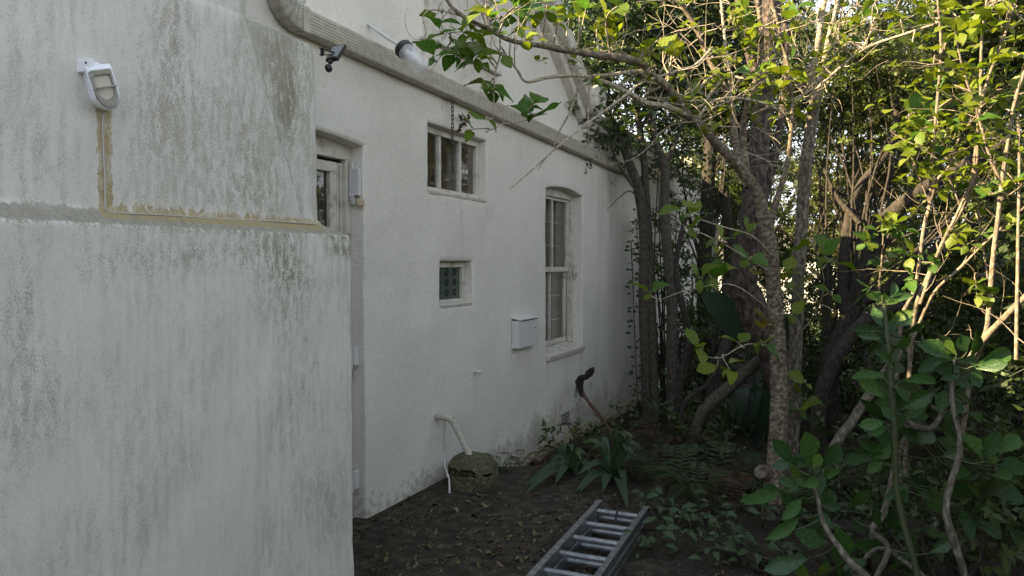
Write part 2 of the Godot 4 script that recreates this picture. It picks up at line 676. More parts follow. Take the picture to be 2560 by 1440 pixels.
func build_house() -> void:
	var house := thing("house", W(1.1, 0, 0), "old white plastered house with a gable wall and a tall chimney breast", "house")
	build_wall(house)
	var white := grained("old_white_paint", [[0.3, 0.56, 0.53, 0.45], [0.5, 0.66, 0.63, 0.56], [0.7, 0.72, 0.70, 0.64]], 0.02, 0.9, 0.6, 0.05, 31)
	var wood := grained("window_paint", [[0.2, 0.36, 0.33, 0.27], [0.3, 0.56, 0.53, 0.46], [0.8, 0.66, 0.63, 0.55]], 0.012, 1.2, 0.5, 0.05, 41)
	var roof_m := grained("dark_thatch", [[0.3, 0.05, 0.045, 0.035], [0.7, 0.12, 0.105, 0.08]], 0.05, 1.0, 0.95, 0.5, 51)
	# roof over the gable and the lower wings, and the walls that close the house
	var st := Shape.new()
	var back := -7.0
	for s in [-1, 1]:
		slab(st, W(1.1, 5.02, 0.0), W(1.1 + s * 2.62, 3.16, 0.0), W(1.1 + s * 2.62, 3.16, back), W(1.1, 5.02, back), 0.12)
		var e: float = 12.0 if s > 0 else -6.5
		slab(st, W(1.1 + s * 2.3, 3.13, 0.02), W(e, 3.13, 0.02), W(e, 4.7, back * 0.5), W(1.1 + s * 2.3, 4.7, back * 0.5), 0.1)
		slab(st, W(1.1 + s * 2.3, 4.7, back * 0.5), W(e, 4.7, back * 0.5), W(e, 3.1, back), W(1.1 + s * 2.3, 3.1, back), 0.1)
	part("roof", st, roof_m, house)
	st = Shape.new()
	for e in [-6.45, 11.95]:
		st.box(W(e, 1.6, back * 0.5), Vector3(7.0, 4.4, 0.12), Basis(out_of, Vector3.UP, -along), 0.01)
	st.box(W(2.75, 1.6, back), Vector3(18.5, 4.4, 0.12), Basis(along, Vector3.UP, out_of), 0.01)
	part("side_wall", st, M["old_white_paint"], house)
	st = Shape.new()
	st.box(W(2.75, -0.68, back * 0.5), Vector3(18.3, 0.1, 6.7), Basis(along, Vector3.UP, out_of), 0.01)
	part("floor", st, roof_m, house)
	# coping along the slopes of the gable, with a rounded kneeler at its foot
	for s in [-1, 1]:
		st = Shape.new()
		var a := W(1.1, 4.98, 0.03)
		var b := W(1.1 + s * 2.52, 3.19, 0.03)
		st.bar(a, b, 0.3, 0.16, (a - b).cross(out_of) * s, 0.03)
		st.bar(a - Vector3.UP * 0.15 + out_of * 0.0, b - Vector3.UP * 0.15, 0.12, 0.09, (a - b).cross(out_of) * s, 0.02)
		part("gable_coping", st, white, house)
		st = Shape.new()
		st.lathe(W(1.1 + s * 2.60, 3.22, -0.1), out_of, [Vector2(0.0, 0.34), Vector2(0.12, 0.34), Vector2(0.15, 0.31), Vector2(0.15, 0.0), Vector2(0, 0)], 24)
		part("kneeler", st, white, house)
	for s in [-1, 1]:
		st = Shape.new()
		var f: float = 3.76 if s > 0 else -1.56
		var e: float = 11.9 if s > 0 else -6.4
		for q in [[3.09, 0.11, 0.09], [3.0, 0.07, 0.085], [2.93, 0.035, 0.05]]:
			st.box(W((f + e) * 0.5, q[0], q[1] * 0.5), Vector3(absf(e - f), q[2], q[1] + 0.02), Basis(along, Vector3.UP, out_of), 0.012)
		part("cornice", st, white, house)
	build_loft_door(house, wood)
	build_windows(house, wood)
	build_door(house, wood)
	build_chimney(house)

func rect_frame(st: Shape, t0: float, t1: float, h0: float, h1: float, wide: float, off: float, deep: float) -> void:
	var b := Basis(along, Vector3.UP, out_of)
	st.box(W((t0 + t1) * 0.5, h0 + wide * 0.5, off), Vector3(t1 - t0, wide, deep), b)
	st.box(W((t0 + t1) * 0.5, h1 - wide * 0.5, off), Vector3(t1 - t0, wide, deep), b)
	for t in [t0 + wide * 0.5, t1 - wide * 0.5]:
		st.box(W(t, (h0 + h1) * 0.5, off), Vector3(wide, h1 - h0 - wide * 2.0 + 0.002, deep - 0.002), b)

func pane_at(st: Shape, t0: float, t1: float, h0: float, h1: float, off: float) -> void:
	st.box(W((t0 + t1) * 0.5, (h0 + h1) * 0.5, off), Vector3(t1 - t0, h1 - h0, 0.004), Basis(along, Vector3.UP, out_of), 0.0005)

func build_loft_door(house: Node3D, wood: Material) -> void:
	var b := Basis(along, Vector3.UP, out_of)
	var st := Shape.new()
	st.box(W(1.16, 2.925, 0.012), Vector3(1.06, 0.19, 0.05), b, 0.006)
	var door := part("loft_shutter", st, wood, house)
	door.set_meta("label", "flaking white boarded loft shutter above the pipe")
	var t := 0.74
	while t < 1.58:
		st = Shape.new()
		st.box(W(t + 0.06, 3.38, 0.01 + rng.randf() * 0.006), Vector3(0.113, 0.66, 0.03), b, 0.004)
		var o := part("board", st, wood, door)
		o.position = Vector3.ZERO
		t += 0.12
	for e in [0.70, 1.62]:
		st = Shape.new()
		st.box(W(e, 3.38, 0.02), Vector3(0.07, 0.7, 0.055), b, 0.005)
		part("jamb", st, wood, door).position = Vector3.ZERO
	st = Shape.new()
	st.box(W(1.16, 3.75, 0.02), Vector3(0.99, 0.07, 0.055), b, 0.005)
	part("head", st, wood, door).position = Vector3.ZERO
	st = Shape.new()
	st.box(W(1.16, 3.034, 0.03), Vector3(1.1, 0.025, 0.09), b, 0.006)
	part("sill", st, wood, door).position = Vector3.ZERO

func build_windows(house: Node3D, wood: Material) -> void:
	var b := Basis(along, Vector3.UP, out_of)
	var glass := plain("window_glass", C(0.05, 0.055, 0.05), 0.03)
	glass.transparency = BaseMaterial3D.TRANSPARENCY_ALPHA
	glass.albedo_color.a = 0.1
	glass.metallic_specular = 0.5
	var room := plain("room_dark", C(0.27, 0.27, 0.265), 0.9)
	var curtain := leafy("net_curtain", C(0.30, 0.28, 0.24), C(0.4, 0.4, 0.38), 0.9)
	# one dim room wall behind all windows
	var st := Shape.new()
	st.box(W(2.0, 1.4, -1.6), Vector3(7.4, 3.4, 0.1), b, 0.01)
	part("room_wall", st, room, house)
	# small window of three panes under the pipe
	st = Shape.new()
	rect_frame(st, 0.726, 1.571, 2.03, 2.494, 0.045, -0.085, 0.04)
	var w1 := part("window", st, wood, house)
	w1.set_meta("label", "small three-pane casement window with flaking white frame")
	var cuts := [0.771, 0.985, 1.28, 1.526]
	for k in 3:
		st = Shape.new()
		pane_at(st, cuts[k] + 0.004, cuts[k + 1] - 0.004, 2.075, 2.45, -0.092)
		part("pane", st, glass, w1).position = Vector3.ZERO
	for k in [1, 2]:
		st = Shape.new()
		st.box(W(cuts[k], 2.262, -0.086), Vector3(0.03, 0.376, 0.034), b)
		part("glazing_bar", st, wood, w1).position = Vector3.ZERO
	st = Shape.new()
	st.box(W(1.148, 2.034, -0.035), Vector3(0.845, 0.03, 0.08), b * Basis(Vector3.RIGHT, 0.18), 0.008)
	part("sill", st, wood, w1).position = Vector3.ZERO
	st = Shape.new()
	var xs := 14
	for k in xs:                                          # half-drawn curtain
		var q0 := 1.30 + 0.2 * k / xs
		var q1 := 1.30 + 0.2 * (k + 1) / xs
		var z0 := -0.2 + 0.014 * sin(k * 1.3)
		var z1 := -0.2 + 0.014 * sin((k + 1) * 1.3)
		st.face([W(q0, 2.05, z0), W(q1, 2.05, z1), W(q1, 2.48, z1), W(q0, 2.48, z0)], out_of)
	part("curtain", st, curtain, w1).position = Vector3.ZERO
	# little vent window with a perforated pane
	st = Shape.new()
	rect_frame(st, 0.874, 1.338, 1.234, 1.552, 0.042, -0.085, 0.04)
	var w2 := part("window", st, wood, house)
	w2.set_meta("label", "tiny square window with a green pane pierced by round holes")
	st = Shape.new()
	var green := plain("green_pane", C(0.075, 0.10, 0.085), 0.25)
	pane_at(st, 0.915, 1.297, 1.275, 1.511, -0.092)
	part("pane", st, green, w2).position = Vector3.ZERO
	var black := plain("hole_black", C(0.012, 0.012, 0.012), 0.9)
	for r in 3:
		for c in 3:
			st = Shape.new()
			var at := W(0.99 + c * 0.115, 1.325 + r * 0.075, -0.0895)
			st.lathe(at, out_of, [Vector2(0.0, -0.001), Vector2(0.019, 0.0), Vector2(0.026, 0.002), Vector2(0.027, 0.0)], 14)
			part("hole", st, black, w2).position = Vector3.ZERO
	st = Shape.new()
	st.box(W(1.106, 1.242, -0.035), Vector3(0.455, 0.03, 0.08), b * Basis(Vector3.RIGHT, 0.2), 0.008)
	part("sill", st, wood, w2).position = Vector3.ZERO
	# tall sash window with burglar bars and net curtain
	st = Shape.new()
	rect_frame(st, 2.79, 3.765, 0.66, 2.27, 0.05, -0.13, 0.05)
	var arch := Shape.new()
	var n := 16
	for k in n:
		var q0 := float(k) / n
		var q1 := float(k + 1) / n
		var f0 := 2.24 + 0.045 * (4.0 * q0 * (1.0 - q0))
		var f1 := 2.24 + 0.045 * (4.0 * q1 * (1.0 - q1))
		st.face([W(2.785 + 0.985 * q0, 2.2, -0.106), W(2.785 + 0.985 * q1, 2.2, -0.106), W(2.785 + 0.985 * q1, f1, -0.106), W(2.785 + 0.985 * q0, f0, -0.106)], out_of)
	var w3 := part("window", st, wood, house)
	w3.set_meta("label", "tall sash window with net curtain behind its panes")
	for sash in [[1.45, 2.22, -0.15, "upper_sash"], [0.71, 1.50, -0.175, "lower_sash"]]:
		st = Shape.new()
		rect_frame(st, 2.84, 3.72, sash[0], sash[1], 0.05, sash[2], 0.035)
		st.box(W(3.277, (sash[0] + sash[1]) * 0.5, sash[2]), Vector3(0.024, sash[1] - sash[0] - 0.096, 0.028), b)
		part(sash[3], st, wood, w3).position = Vector3.ZERO
		for k in 2:
			st = Shape.new()
			pane_at(st, [2.9, 3.29][k], [3.265, 3.655][k], sash[0] + 0.05, sash[1] - 0.05, sash[2] - 0.008)
			part("pane", st, glass, w3).position = Vector3.ZERO
	st = Shape.new()
	st.box(W(3.277, 0.655, -0.045), Vector3(0.985, 0.06, 0.17), b * Basis(Vector3.RIGHT, 0.22), 0.012)
	part("sill", st, wood, w3).position = Vector3.ZERO
	for h in [0.95, 1.2, 1.72, 1.96]:
		st = Shape.new()
		st.box(W(3.277, h, -0.235), Vector3(0.86, 0.012, 0.012), b)
		part("burglar_bar", st, wood, w3).position = Vector3.ZERO
	st = Shape.new()
	xs = 46
	for k in xs:
		var q0 := 2.86 + 0.84 * k / xs
		var q1 := 2.86 + 0.84 * (k + 1) / xs
		var z0 := -0.28 + 0.022 * sin(k * 0.9) + 0.008 * sin(k * 2.3)
		var z1 := -0.28 + 0.022 * sin((k + 1) * 0.9) + 0.008 * sin((k + 1) * 2.3)
		st.face([W(q0, 0.7, z0), W(q1, 0.7, z1), W(q1, 2.25, z1), W(q0, 2.25, z0)], out_of)
	st.smooth()
	part("curtain", st, curtain, w3).position = Vector3.ZERO
	st = Shape.new()                                      # hasp on the jamb
	st.box(W(3.758, 1.45, -0.085), Vector3(0.025, 0.16, 0.03), b)
	st.box(W(3.75, 1.43, -0.07), Vector3(0.03, 0.035, 0.04), b)
	part("catch", st, wood, w3).position = Vector3.ZERO

func build_door(house: Node3D, wood: Material) -> void:
	var b := Basis(along, Vector3.UP, out_of)
	var st := Shape.new()
	rect_frame(st, -0.995, -0.005, -0.02, 2.2, 0.05, -0.115, 0.05)
	st.box(W(-0.5, 2.225, -0.118), Vector3(0.99, 0.06, 0.05), b)
	var door := part("door", st, wood, house)
	door.set_meta("label", "white framed glazed door in a deep plastered reveal")
	st = Shape.new()
	rect_frame(st, -0.92, -0.115, 0.02, 2.13, 0.06, -0.125, 0.035)
	part("door_leaf", st, wood, door).position = Vector3.ZERO
	st = Shape.new()
	rect_frame(st, -0.105, -0.055, 0.02, 2.13, 0.018, -0.13, 0.03)
	part("side_stile", st, wood, door).position = Vector3.ZERO
	st = Shape.new()
	pane_at(st, -0.86, -0.175, 0.08, 2.07, -0.135)
	part("pane", st, M["window_glass"], door).position = Vector3.ZERO
	st = Shape.new()
	st.box(W(-0.08, 1.07, -0.14), Vector3(0.04, 2.05, 0.012), b)
	part("panel", st, wood, door).position = Vector3.ZERO
	var steel := plain("white_steel", C(0.62, 0.62, 0.60), 0.5)
	# security-gate lugs screwed to the reveal
	for h in [2.02, 0.99, 0.25]:
		st = Shape.new()
		if h > 2.0:
			st.box(W(-0.02, h, -0.05), Vector3(0.03, 0.16, 0.07), b)
			st.box(W(-0.028, h - 0.1, -0.065), Vector3(0.02, 0.06, 0.03), b * Basis(Vector3.BACK, 0.3))
			st.box(W(-0.024, h + 0.1, -0.07), Vector3(0.02, 0.05, 0.02), b)
		else:
			st.box(W(-0.03, h, -0.05), Vector3(0.05, 0.11, 0.02), b)
			st.tube(PackedVector3Array([W(-0.055, h - 0.07, -0.06), W(-0.055, h + 0.05, -0.06)]), PackedFloat32Array([0.011, 0.011]), 8)
		part("hinge_lug", st, steel, door).position = Vector3.ZERO
	st = Shape.new()                                      # knocked-off plaster on the arris
	st.lathe(on_wall(905, 506, 0.001) - out_of * 0.012, (out_of - along * 0.6).normalized(), [Vector2(0.0, 0.012), Vector2(0.02, 0.011), Vector2(0.027, 0.004), Vector2(0.028, 0.0)], 7)
	part("plaster_chip", st, plain("bare_plaster", C(0.48, 0.40, 0.27), 0.95), door).position = Vector3.ZERO

# ---------------------------------------------------------------- the chimney breast
func chimney_texture() -> Array:
	var w := 780
	var hgt := 1220
	var t0 := -2.5
	var tw := 1.5
	var h0 := 0.2
	var hw := 2.35
	var n1 := FastNoiseLite.new()
	n1.seed = 11
	n1.frequency = 2.4
	n1.fractal_octaves = 4
	var n2 := FastNoiseLite.new()
	n2.seed = 12
	n2.frequency = 34.0
	n2.fractal_octaves = 5
	n2.fractal_gain = 0.62
	n2.domain_warp_enabled = true
	n2.domain_warp_amplitude = 0.06
	n2.domain_warp_frequency = 9.0
	var n3 := FastNoiseLite.new()
	n3.seed = 13
	n3.frequency = 150.0
	n3.fractal_octaves = 3
	n3.fractal_gain = 0.6
	# stains: place in the photograph, reach (metres along, up), how dense, colour
	var stains := []
	for e in [[735, 225, 0.045, 0.16, 0.85, 1], [715, 160, 0.05, 0.10, 0.5, 0], [700, 110, 0.08, 0.10, 0.35, 0], [780, 230, 0.06, 0.3, 0.18, 0], [740, 80, 0.16, 0.05, 0.45, 0], [440, 110, 0.06, 0.15, 0.3, 2], [420, 260, 0.10, 0.2, 0.2, 2], [640, 450, 0.16, 0.16, 0.22, 1], [560, 330, 0.2, 0.35, 0.16, 0],
			[700, 680, 0.11, 0.14, 0.38, 1], [620, 640, 0.12, 0.06, 0.3, 1], [840, 620, 0.10, 0.04, 0.55, 1], [30, 740, 0.04, 0.1, 0.28, 2], [60, 1000, 0.09, 0.2, 0.14, 2], [400, 640, 0.3, 0.05, 0.2, 0], [730, 900, 0.12, 0.3, 0.18, 0], [120, 410, 0.2, 0.2, 0.08, 2], [790, 1250, 0.15, 0.3, 0.1, 1], [300, 552, 1.6, 0.02, 0.6, 0], [700, 572, 0.6, 0.02, 0.5, 1], [860, 585, 0.2, 0.03, 0.5, 1]]:
		var q := th(on_wall(e[0], e[1], CHIMNEY_OUT - 0.04))
		stains.append([q, e[2], e[3], e[4], e[5]])
	var inks := [Vector3(0.20, 0.19, 0.135), Vector3(0.13, 0.125, 0.05), Vector3(0.235, 0.21, 0.165)]
	# the ochre strip where conduit was pulled off
	var s0 := th(on_wall(262, 270, CHIMNEY_OUT - 0.06))
	var s1 := th(on_wall(262, 527, CHIMNEY_OUT - 0.06))
	var s2 := th(on_wall(790, 552, CHIMNEY_OUT - 0.06))
	var im := Image.create(w, hgt, false, Image.FORMAT_RGB8)
	var bump := Image.create(w, hgt, false, Image.FORMAT_L8)
	for y in hgt:
		var h := h0 + hw * (1.0 - float(y) / hgt)
		for x in w:
			var t := t0 + tw * float(x) / w
			var low := n1.get_noise_2d(t, h * 0.7)
			var mid := n2.get_noise_2d(t, h * 0.42)
			var fine := n3.get_noise_2d(t, h * 0.7)
			var c := Vector3(0.63, 0.61, 0.555) * (1.0 + low * 0.08 + fine * 0.10)
			var cover := 0.24 + low * 0.42
			cover += 0.12 * clampf((t + 2.2) / 0.5, 0.0, 1.0) * clampf((h - 1.65) / 0.1, 0.0, 1.0)
			var ink := Vector3(0.345, 0.33, 0.27)
			for s in stains:
				var dx: float = (t - s[0].x) / s[1]
				if absf(dx) > 2.2:
					continue
				var dy: float = (h - s[0].y) / s[2]
				var d := dx * dx + dy * dy
				if d < 5.0:
					var k: float = exp(-d) * s[3] * 1.35 * clampf(0.7 + mid * 1.3 + fine * 0.8, 0.1, 1.4)
					cover += k
					ink = ink.lerp(inks[s[4]], clampf(k * 1.6, 0.0, 1.0))
			var line := lerpf(-1.30, -1.60, clampf((h - 1.72) / 0.72, 0.0, 1.0))
			if h > 1.71 and t > line:
				cover += 0.10
				ink = ink.lerp(inks[1], 0.25)
			var ledge: float = clampf((h - 1.656 + mid * 0.006) / 0.006, 0.0, 1.0) * clampf((1.710 - h + mid * 0.012) / 0.01, 0.0, 1.0)
			cover += ledge * 0.62
			ink = ink.lerp(Vector3(0.165, 0.148, 0.10), ledge * 0.9)
			var speck := mid * 0.34 + fine * 0.62 + n1.get_noise_2d(t * 11.0 + 7.0, h * 1.3) * 0.30
			var k2: float = clampf((cover + speck - 0.16) * 1.45, 0.0, 1.0)
			c = c.lerp(ink, k2 * 0.8)
			if fine < -0.42 and mid < 0.1:
				c *= 0.8
			# pale runs where rain has washed the wall
			var run := n1.get_noise_2d(t * 5.0 + 30.0, h * 0.6)
			c = c.lerp(Vector3(0.62, 0.63, 0.60), clampf((run - 0.22) * 2.0, 0.0, 1.0) * 0.4 * (1.0 - ledge))
			if h > 1.71 and h < 2.25 and absf(t - line + mid * 0.006) < 0.0022:
				c *= 0.55
			c *= 1.0 + ledge * (fine * 0.4 + mid * 0.45)
			var jag := mid * 0.012
			var strip := 0.0
			if h < s0.y + 0.01 and h > s1.y - 0.02 and absf(t - (s0.x + s1.x) * 0.5 - 0.002) < 0.023 + jag:
				strip = 0.85
			elif h > s1.y - 0.02 and h < s1.y + 0.022 + jag * 2.0 and t > s1.x - 0.02 and t < s2.x + 0.02:
				strip = 0.75
			if strip > 0.0:
				c = c.lerp(Vector3(0.36, 0.27, 0.115), strip * clampf(0.75 + mid * 0.9, 0.2, 1.0))
				c = c.lerp(Vector3(0.15, 0.13, 0.05), clampf((fine - 0.1) * 1.6, 0.0, 0.5))
			im.set_pixel(x, y, C(c.x, c.y, c.z))
			var f := 0.5 + fine * 0.3 + mid * 0.28 - k2 * 0.1
			bump.set_pixel(x, y, Color(f, f, f))
	return [ImageTexture.create_from_image(im), ImageTexture.create_from_image(bump), Vector4(t0, h0, tw, hw)]

func build_chimney(house: Node3D) -> void:
	var tex := chimney_texture()
	var m := plain("lichen_plaster", Color.WHITE, 0.92)
	m.albedo_texture = tex[0]
	m.heightmap_enabled = true
	m.heightmap_texture = tex[1]
	m.heightmap_scale = 0.16
	var area: Vector4 = tex[2]
	var wob := FastNoiseLite.new()
	wob.seed = 91
	wob.frequency = 3.0
	wob.fractal_octaves = 3
	var uv := func(t: float, h: float) -> Vector2:
		return Vector2((t - area.x) / area.z, 1.0 - (h - area.y) / area.w)
	# the body is a stack of outlines: height, front, right edge; edges are rounded
	var levels := []
	var h := -0.1
	while h < 1.60:
		levels.append([h, 0.75, -1.086])
		h += 0.06
	levels += [[1.62, 0.75, -1.086], [1.64, 0.75, -1.0865], [1.65, 0.749, -1.087], [1.655, 0.747, -1.089], [1.659, 0.743, -1.094], [1.668, 0.731, -1.112], [1.68, 0.716, -1.14], [1.692, 0.701, -1.168], [1.700, 0.692, -1.188], [1.704, 0.689, -1.196], [1.709, 0.6875, -1.199], [1.72, 0.687, -1.2]]
	h = 1.78
	while h < 2.405:
		levels.append([h, 0.687, -1.2])
		h += 0.05
	levels += [[2.415, 0.683, -1.204], [2.424, 0.672, -1.212], [2.428, 0.655, -1.225]]
	var st := Shape.new()
	var cols := []                                        # along the front, from left to right, then the corner and the side
	var t := -3.4
	while t < -1.26:
		cols.append(t)
		t += 0.06 if t < -1.75 else 0.015
	var rows := []
	for l in levels:
		var row := []
		for c in cols:
			var q: float = minf(c, l[2] - 0.03)
			var crease := 0.0
			if l[0] > 1.71:                                # the later, slightly sunken repair on the right
				var line: float = lerpf(-1.30, -1.60, clampf((l[0] - 1.72) / 0.72, 0.0, 1.0))
				crease = -0.012 * smoothstep(line - 0.008, line + 0.012, q) - 0.02 * clampf((q - line) * 2.0, 0.0, 1.0)
			row.append([q, l[1] + wob.get_noise_2d(q, l[0]) * 0.008 + crease, uv.call(q, l[0])])
		var e: float = l[2]
		var f: float = row[-1][1]
		var jag := wob.get_noise_2d(l[0] * 5.0, 7.0) * 0.006
		row.append([e - 0.012 + jag, f - 0.001, uv.call(e - 0.012, l[0])])
		row.append([e - 0.003 + jag, f - 0.004, uv.call(e - 0.003, l[0])])
		row.append([e + jag, f - 0.013, uv.call(e, l[0])])
		row.append([e + jag, f * 0.5, uv.call(e + 0.08, l[0])])
		row.append([e + jag, -0.02, uv.call(e + 0.2, l[0])])
		var ids := []
		for r in row:
			ids.append(st.add(W(r[0], l[0], r[1]), out_of + along * (0.9 if r[0] > e - 0.005 else 0.0), r[2]))
		rows.append(ids)
	for a in rows.size() - 1:
		for b in rows[a].size() - 1:
			st.quad(rows[a][b], rows[a][b + 1], rows[a + 1][b + 1], rows[a + 1][b])
	var lid: Array = rows[-1]
	var first := st.add(W(-3.4, 2.43, -0.02), Vector3.UP, uv.call(-1.5, 2.4))
	for b in lid.size() - 1:
		var i0 := st.add(st.v[lid[b]], Vector3.UP, uv.call(-1.5, 2.4))
		var i1 := st.add(st.v[lid[b + 1]], Vector3.UP, uv.call(-1.3, 2.42))
		st.tri(first, i0, i1)
	# narrower stack above the shoulder
	var ring := [[-3.4, 0.684], [-1.62, 0.684], [-1.585, 0.68], [-1.572, 0.668], [-1.568, 0.64], [-1.568, 0.3], [-1.568, -0.02]]
	var prev := []
	for hh in [2.38, 2.43, 2.6, 2.8, 2.98]:
		var ids := []
		for k in ring.size():
			var q: Array = ring[k]
			ids.append(st.add(W(q[0], hh, q[1] + wob.get_noise_2d(q[0] * 3.0, hh * 2.0) * 0.004), out_of if k < 2 else along, uv.call(q[0], hh)))
		if prev:
			for k in ring.size() - 1:
				st.quad(prev[k], prev[k + 1], ids[k + 1], ids[k])
		prev = ids
	st.face([W(-3.4, 2.98, 0.684), W(-1.568, 2.98, 0.684), W(-1.568, 2.98, -0.02), W(-3.4, 2.98, -0.02)], Vector3.UP)
	st.face([W(-3.4, -0.1, 0.75), W(-3.4, 2.98, 0.68), W(-3.4, 2.98, -0.02), W(-3.4, -0.1, -0.02)], -along)
	st.smooth()
	var o := part("chimney_breast", st, m, house)
	o.set_meta("label", "lichen-stained plaster chimney breast with a weathered offset ledge")

# ---------------------------------------------------------------- things fixed to the house
func extrude(st: Shape, outline: Array, at: Vector3, ax: Vector3, ay: Vector3, az: Vector3, z0: float, z1: float, inset := 0.0) -> void:
	var mid := Vector2.ZERO
	for p in outline:
		mid += p
	mid /= outline.size()
	var place := func(p: Vector2, z: float) -> Vector3:
		return at + ax * p.x + ay * p.y + az * z
	var n := outline.size()
	var top := []
	var low := []
	var shoulder := []
	for p in outline:
		var q: Vector2 = p + (mid - p).normalized() * inset
		top.append(place.call(q, z1))
		shoulder.append(place.call(p, z1 - inset))
		low.append(place.call(p, z0))
	st.face(top, az)
	st.face(low, -az)
	for k in n:
		var l := (k + 1) % n
		var e: Vector2 = ((outline[k] + outline[l]) * 0.5 - mid).normalized()
		var nn := (ax * e.x + ay * e.y).normalized()
		st.face([low[k], low[l], shoulder[l], shoulder[k]], nn)
		if inset > 0.0:
			st.face([shoulder[k], shoulder[l], top[l], top[k]], (nn + az).normalized())

func ring_of(st: Shape, outer: Array, inner: Array, at: Vector3, ax: Vector3, ay: Vector3, az: Vector3, z0: float, z1: float) -> void:
	var n := outer.size()
	for k in n:
		var l := (k + 1) % n
		var o0: Vector3 = at + ax * outer[k].x + ay * outer[k].y
		var o1: Vector3 = at + ax * outer[l].x + ay * outer[l].y
		var i0: Vector3 = at + ax * inner[k].x + ay * inner[k].y
		var i1: Vector3 = at + ax * inner[l].x + ay * inner[l].y
		st.face([o0 + az * z1, o1 + az * z1, i1 + az * z1, i0 + az * z1], az)
		var e := ((o0 + o1) - (i0 + i1)).normalized()
		st.face([o0 + az * z0, o1 + az * z0, o1 + az * z1, o0 + az * z1], e)
		st.face([i0 + az * z0, i1 + az * z0, i1 + az * z1, i0 + az * z1], -e)

func shield(w: float, top: float, low: float, n := 14) -> Array:     # flat head, long rounded foot
	var res := [Vector2(-w, top * 0.9), Vector2(-w * 0.86, top), Vector2(w * 0.86, top), Vector2(w, top * 0.9)]
	for k in n + 1:
		var a := PI * k / n
		res.append(Vector2(w * cos(a), low * 0.45 + (low * 0.55) * sin(a)))
	return res

func build_sensor() -> void:
	var off := CHIMNEY_OUT - 0.066
	var at := on_wall(232, 168, off)
	var o := thing("motion_sensor", at, "white motion sensor with a grey guard bar mounted on the stained chimney", "motion sensor")
	var white := plain("sensor_white", C(0.72, 0.74, 0.77), 0.4)
	var grey := grained("sensor_grey", [[0.3, 0.22, 0.21, 0.17], [0.7, 0.32, 0.31, 0.28]], 0.03, 6.0, 0.4, 0.0, 61)
	var lens := plain("sensor_lens", C(0.52, 0.49, 0.40), 0.35)
	var f := (out_of * 0.93 - along * 0.36 - Vector3.UP * 0.10).normalized()
	var u := Vector3.UP - along * 0.36 + out_of * 0.06
	u = (u - f * u.dot(f)).normalized()
	var x := u.cross(f).normalized()
	var c := on_wall(258, 208, off + 0.055)
	var st := Shape.new()
	var b := Basis(along, Vector3.UP, out_of)
	st.box(on_wall(212, 165, off + 0.022), Vector3(0.018, 0.036, 0.06), b, 0.003)
	st.box(on_wall(226, 168, off + 0.01), Vector3(0.05, 0.034, 0.02), b, 0.003)
	part("bracket", st, white, o)
	st = Shape.new()
	st.lathe(on_wall(214, 157, off + 0.0545), out_of, [Vector2(0, 0.002), Vector2(0.003, 0.002), Vector2(0.003, 0)], 10)
	part("screw", st, plain("screw_dark", C(0.02, 0.02, 0.025), 0.5), o)
	st = Shape.new()
	extrude(st, shield(0.033, 0.05, -0.074), c, x, u, f, -0.05, 0.012, 0.012)
	part("housing", st, white, o)
	st = Shape.new()
	ring_of(st, shield(0.028, 0.035, -0.064), shield(0.0215, 0.022, -0.046), c - x * 0.004, x, u, f, 0.008, 0.022)
	part("guard_frame", st, grey, o)
	st = Shape.new()
	extrude(st, shield(0.022, 0.023, -0.047), c - x * 0.004, x, u, f, 0.0, 0.0155, 0.002)
	part("lens", st, lens, o)
	st = Shape.new()
	var bow := PackedVector3Array()
	var rr := PackedFloat32Array()
	for k in 9:
		var q := -1.0 + k / 4.0
		bow.append(c + x * (q * 0.030 - 0.004) - u * 0.012 + f * (0.018 + 0.012 * (1.0 - q * q)))
		rr.append(0.0028)
	st.tube(bow, rr, 8)
	part("guard_bar", st, grey, o)
	# cable from the sensor down to the ledge and along it
	st = Shape.new()
	var pts := []
	for e in [[263, 282, 0.006], [257, 300, 0.006], [258, 360, 0.005], [262, 440, 0.005], [263, 500, 0.006], [264, 522, 0.007], [275, 530, 0.008], [330, 534, 0.009], [430, 539, 0.009], [520, 545, 0.009], [640, 551, 0.009], [730, 556, 0.009], [790, 560, 0.008]]:
		pts.append([on_wall(e[0], e[1], off + e[2] + 0.004), 0.0022])
	limb(st, pts, 4, 6)
	solid("cable", st, plain("cable_grey", C(0.42, 0.41, 0.39), 0.5), pts[0][0], "thin pale cable clipped along the ochre strip below the motion sensor", "cable")

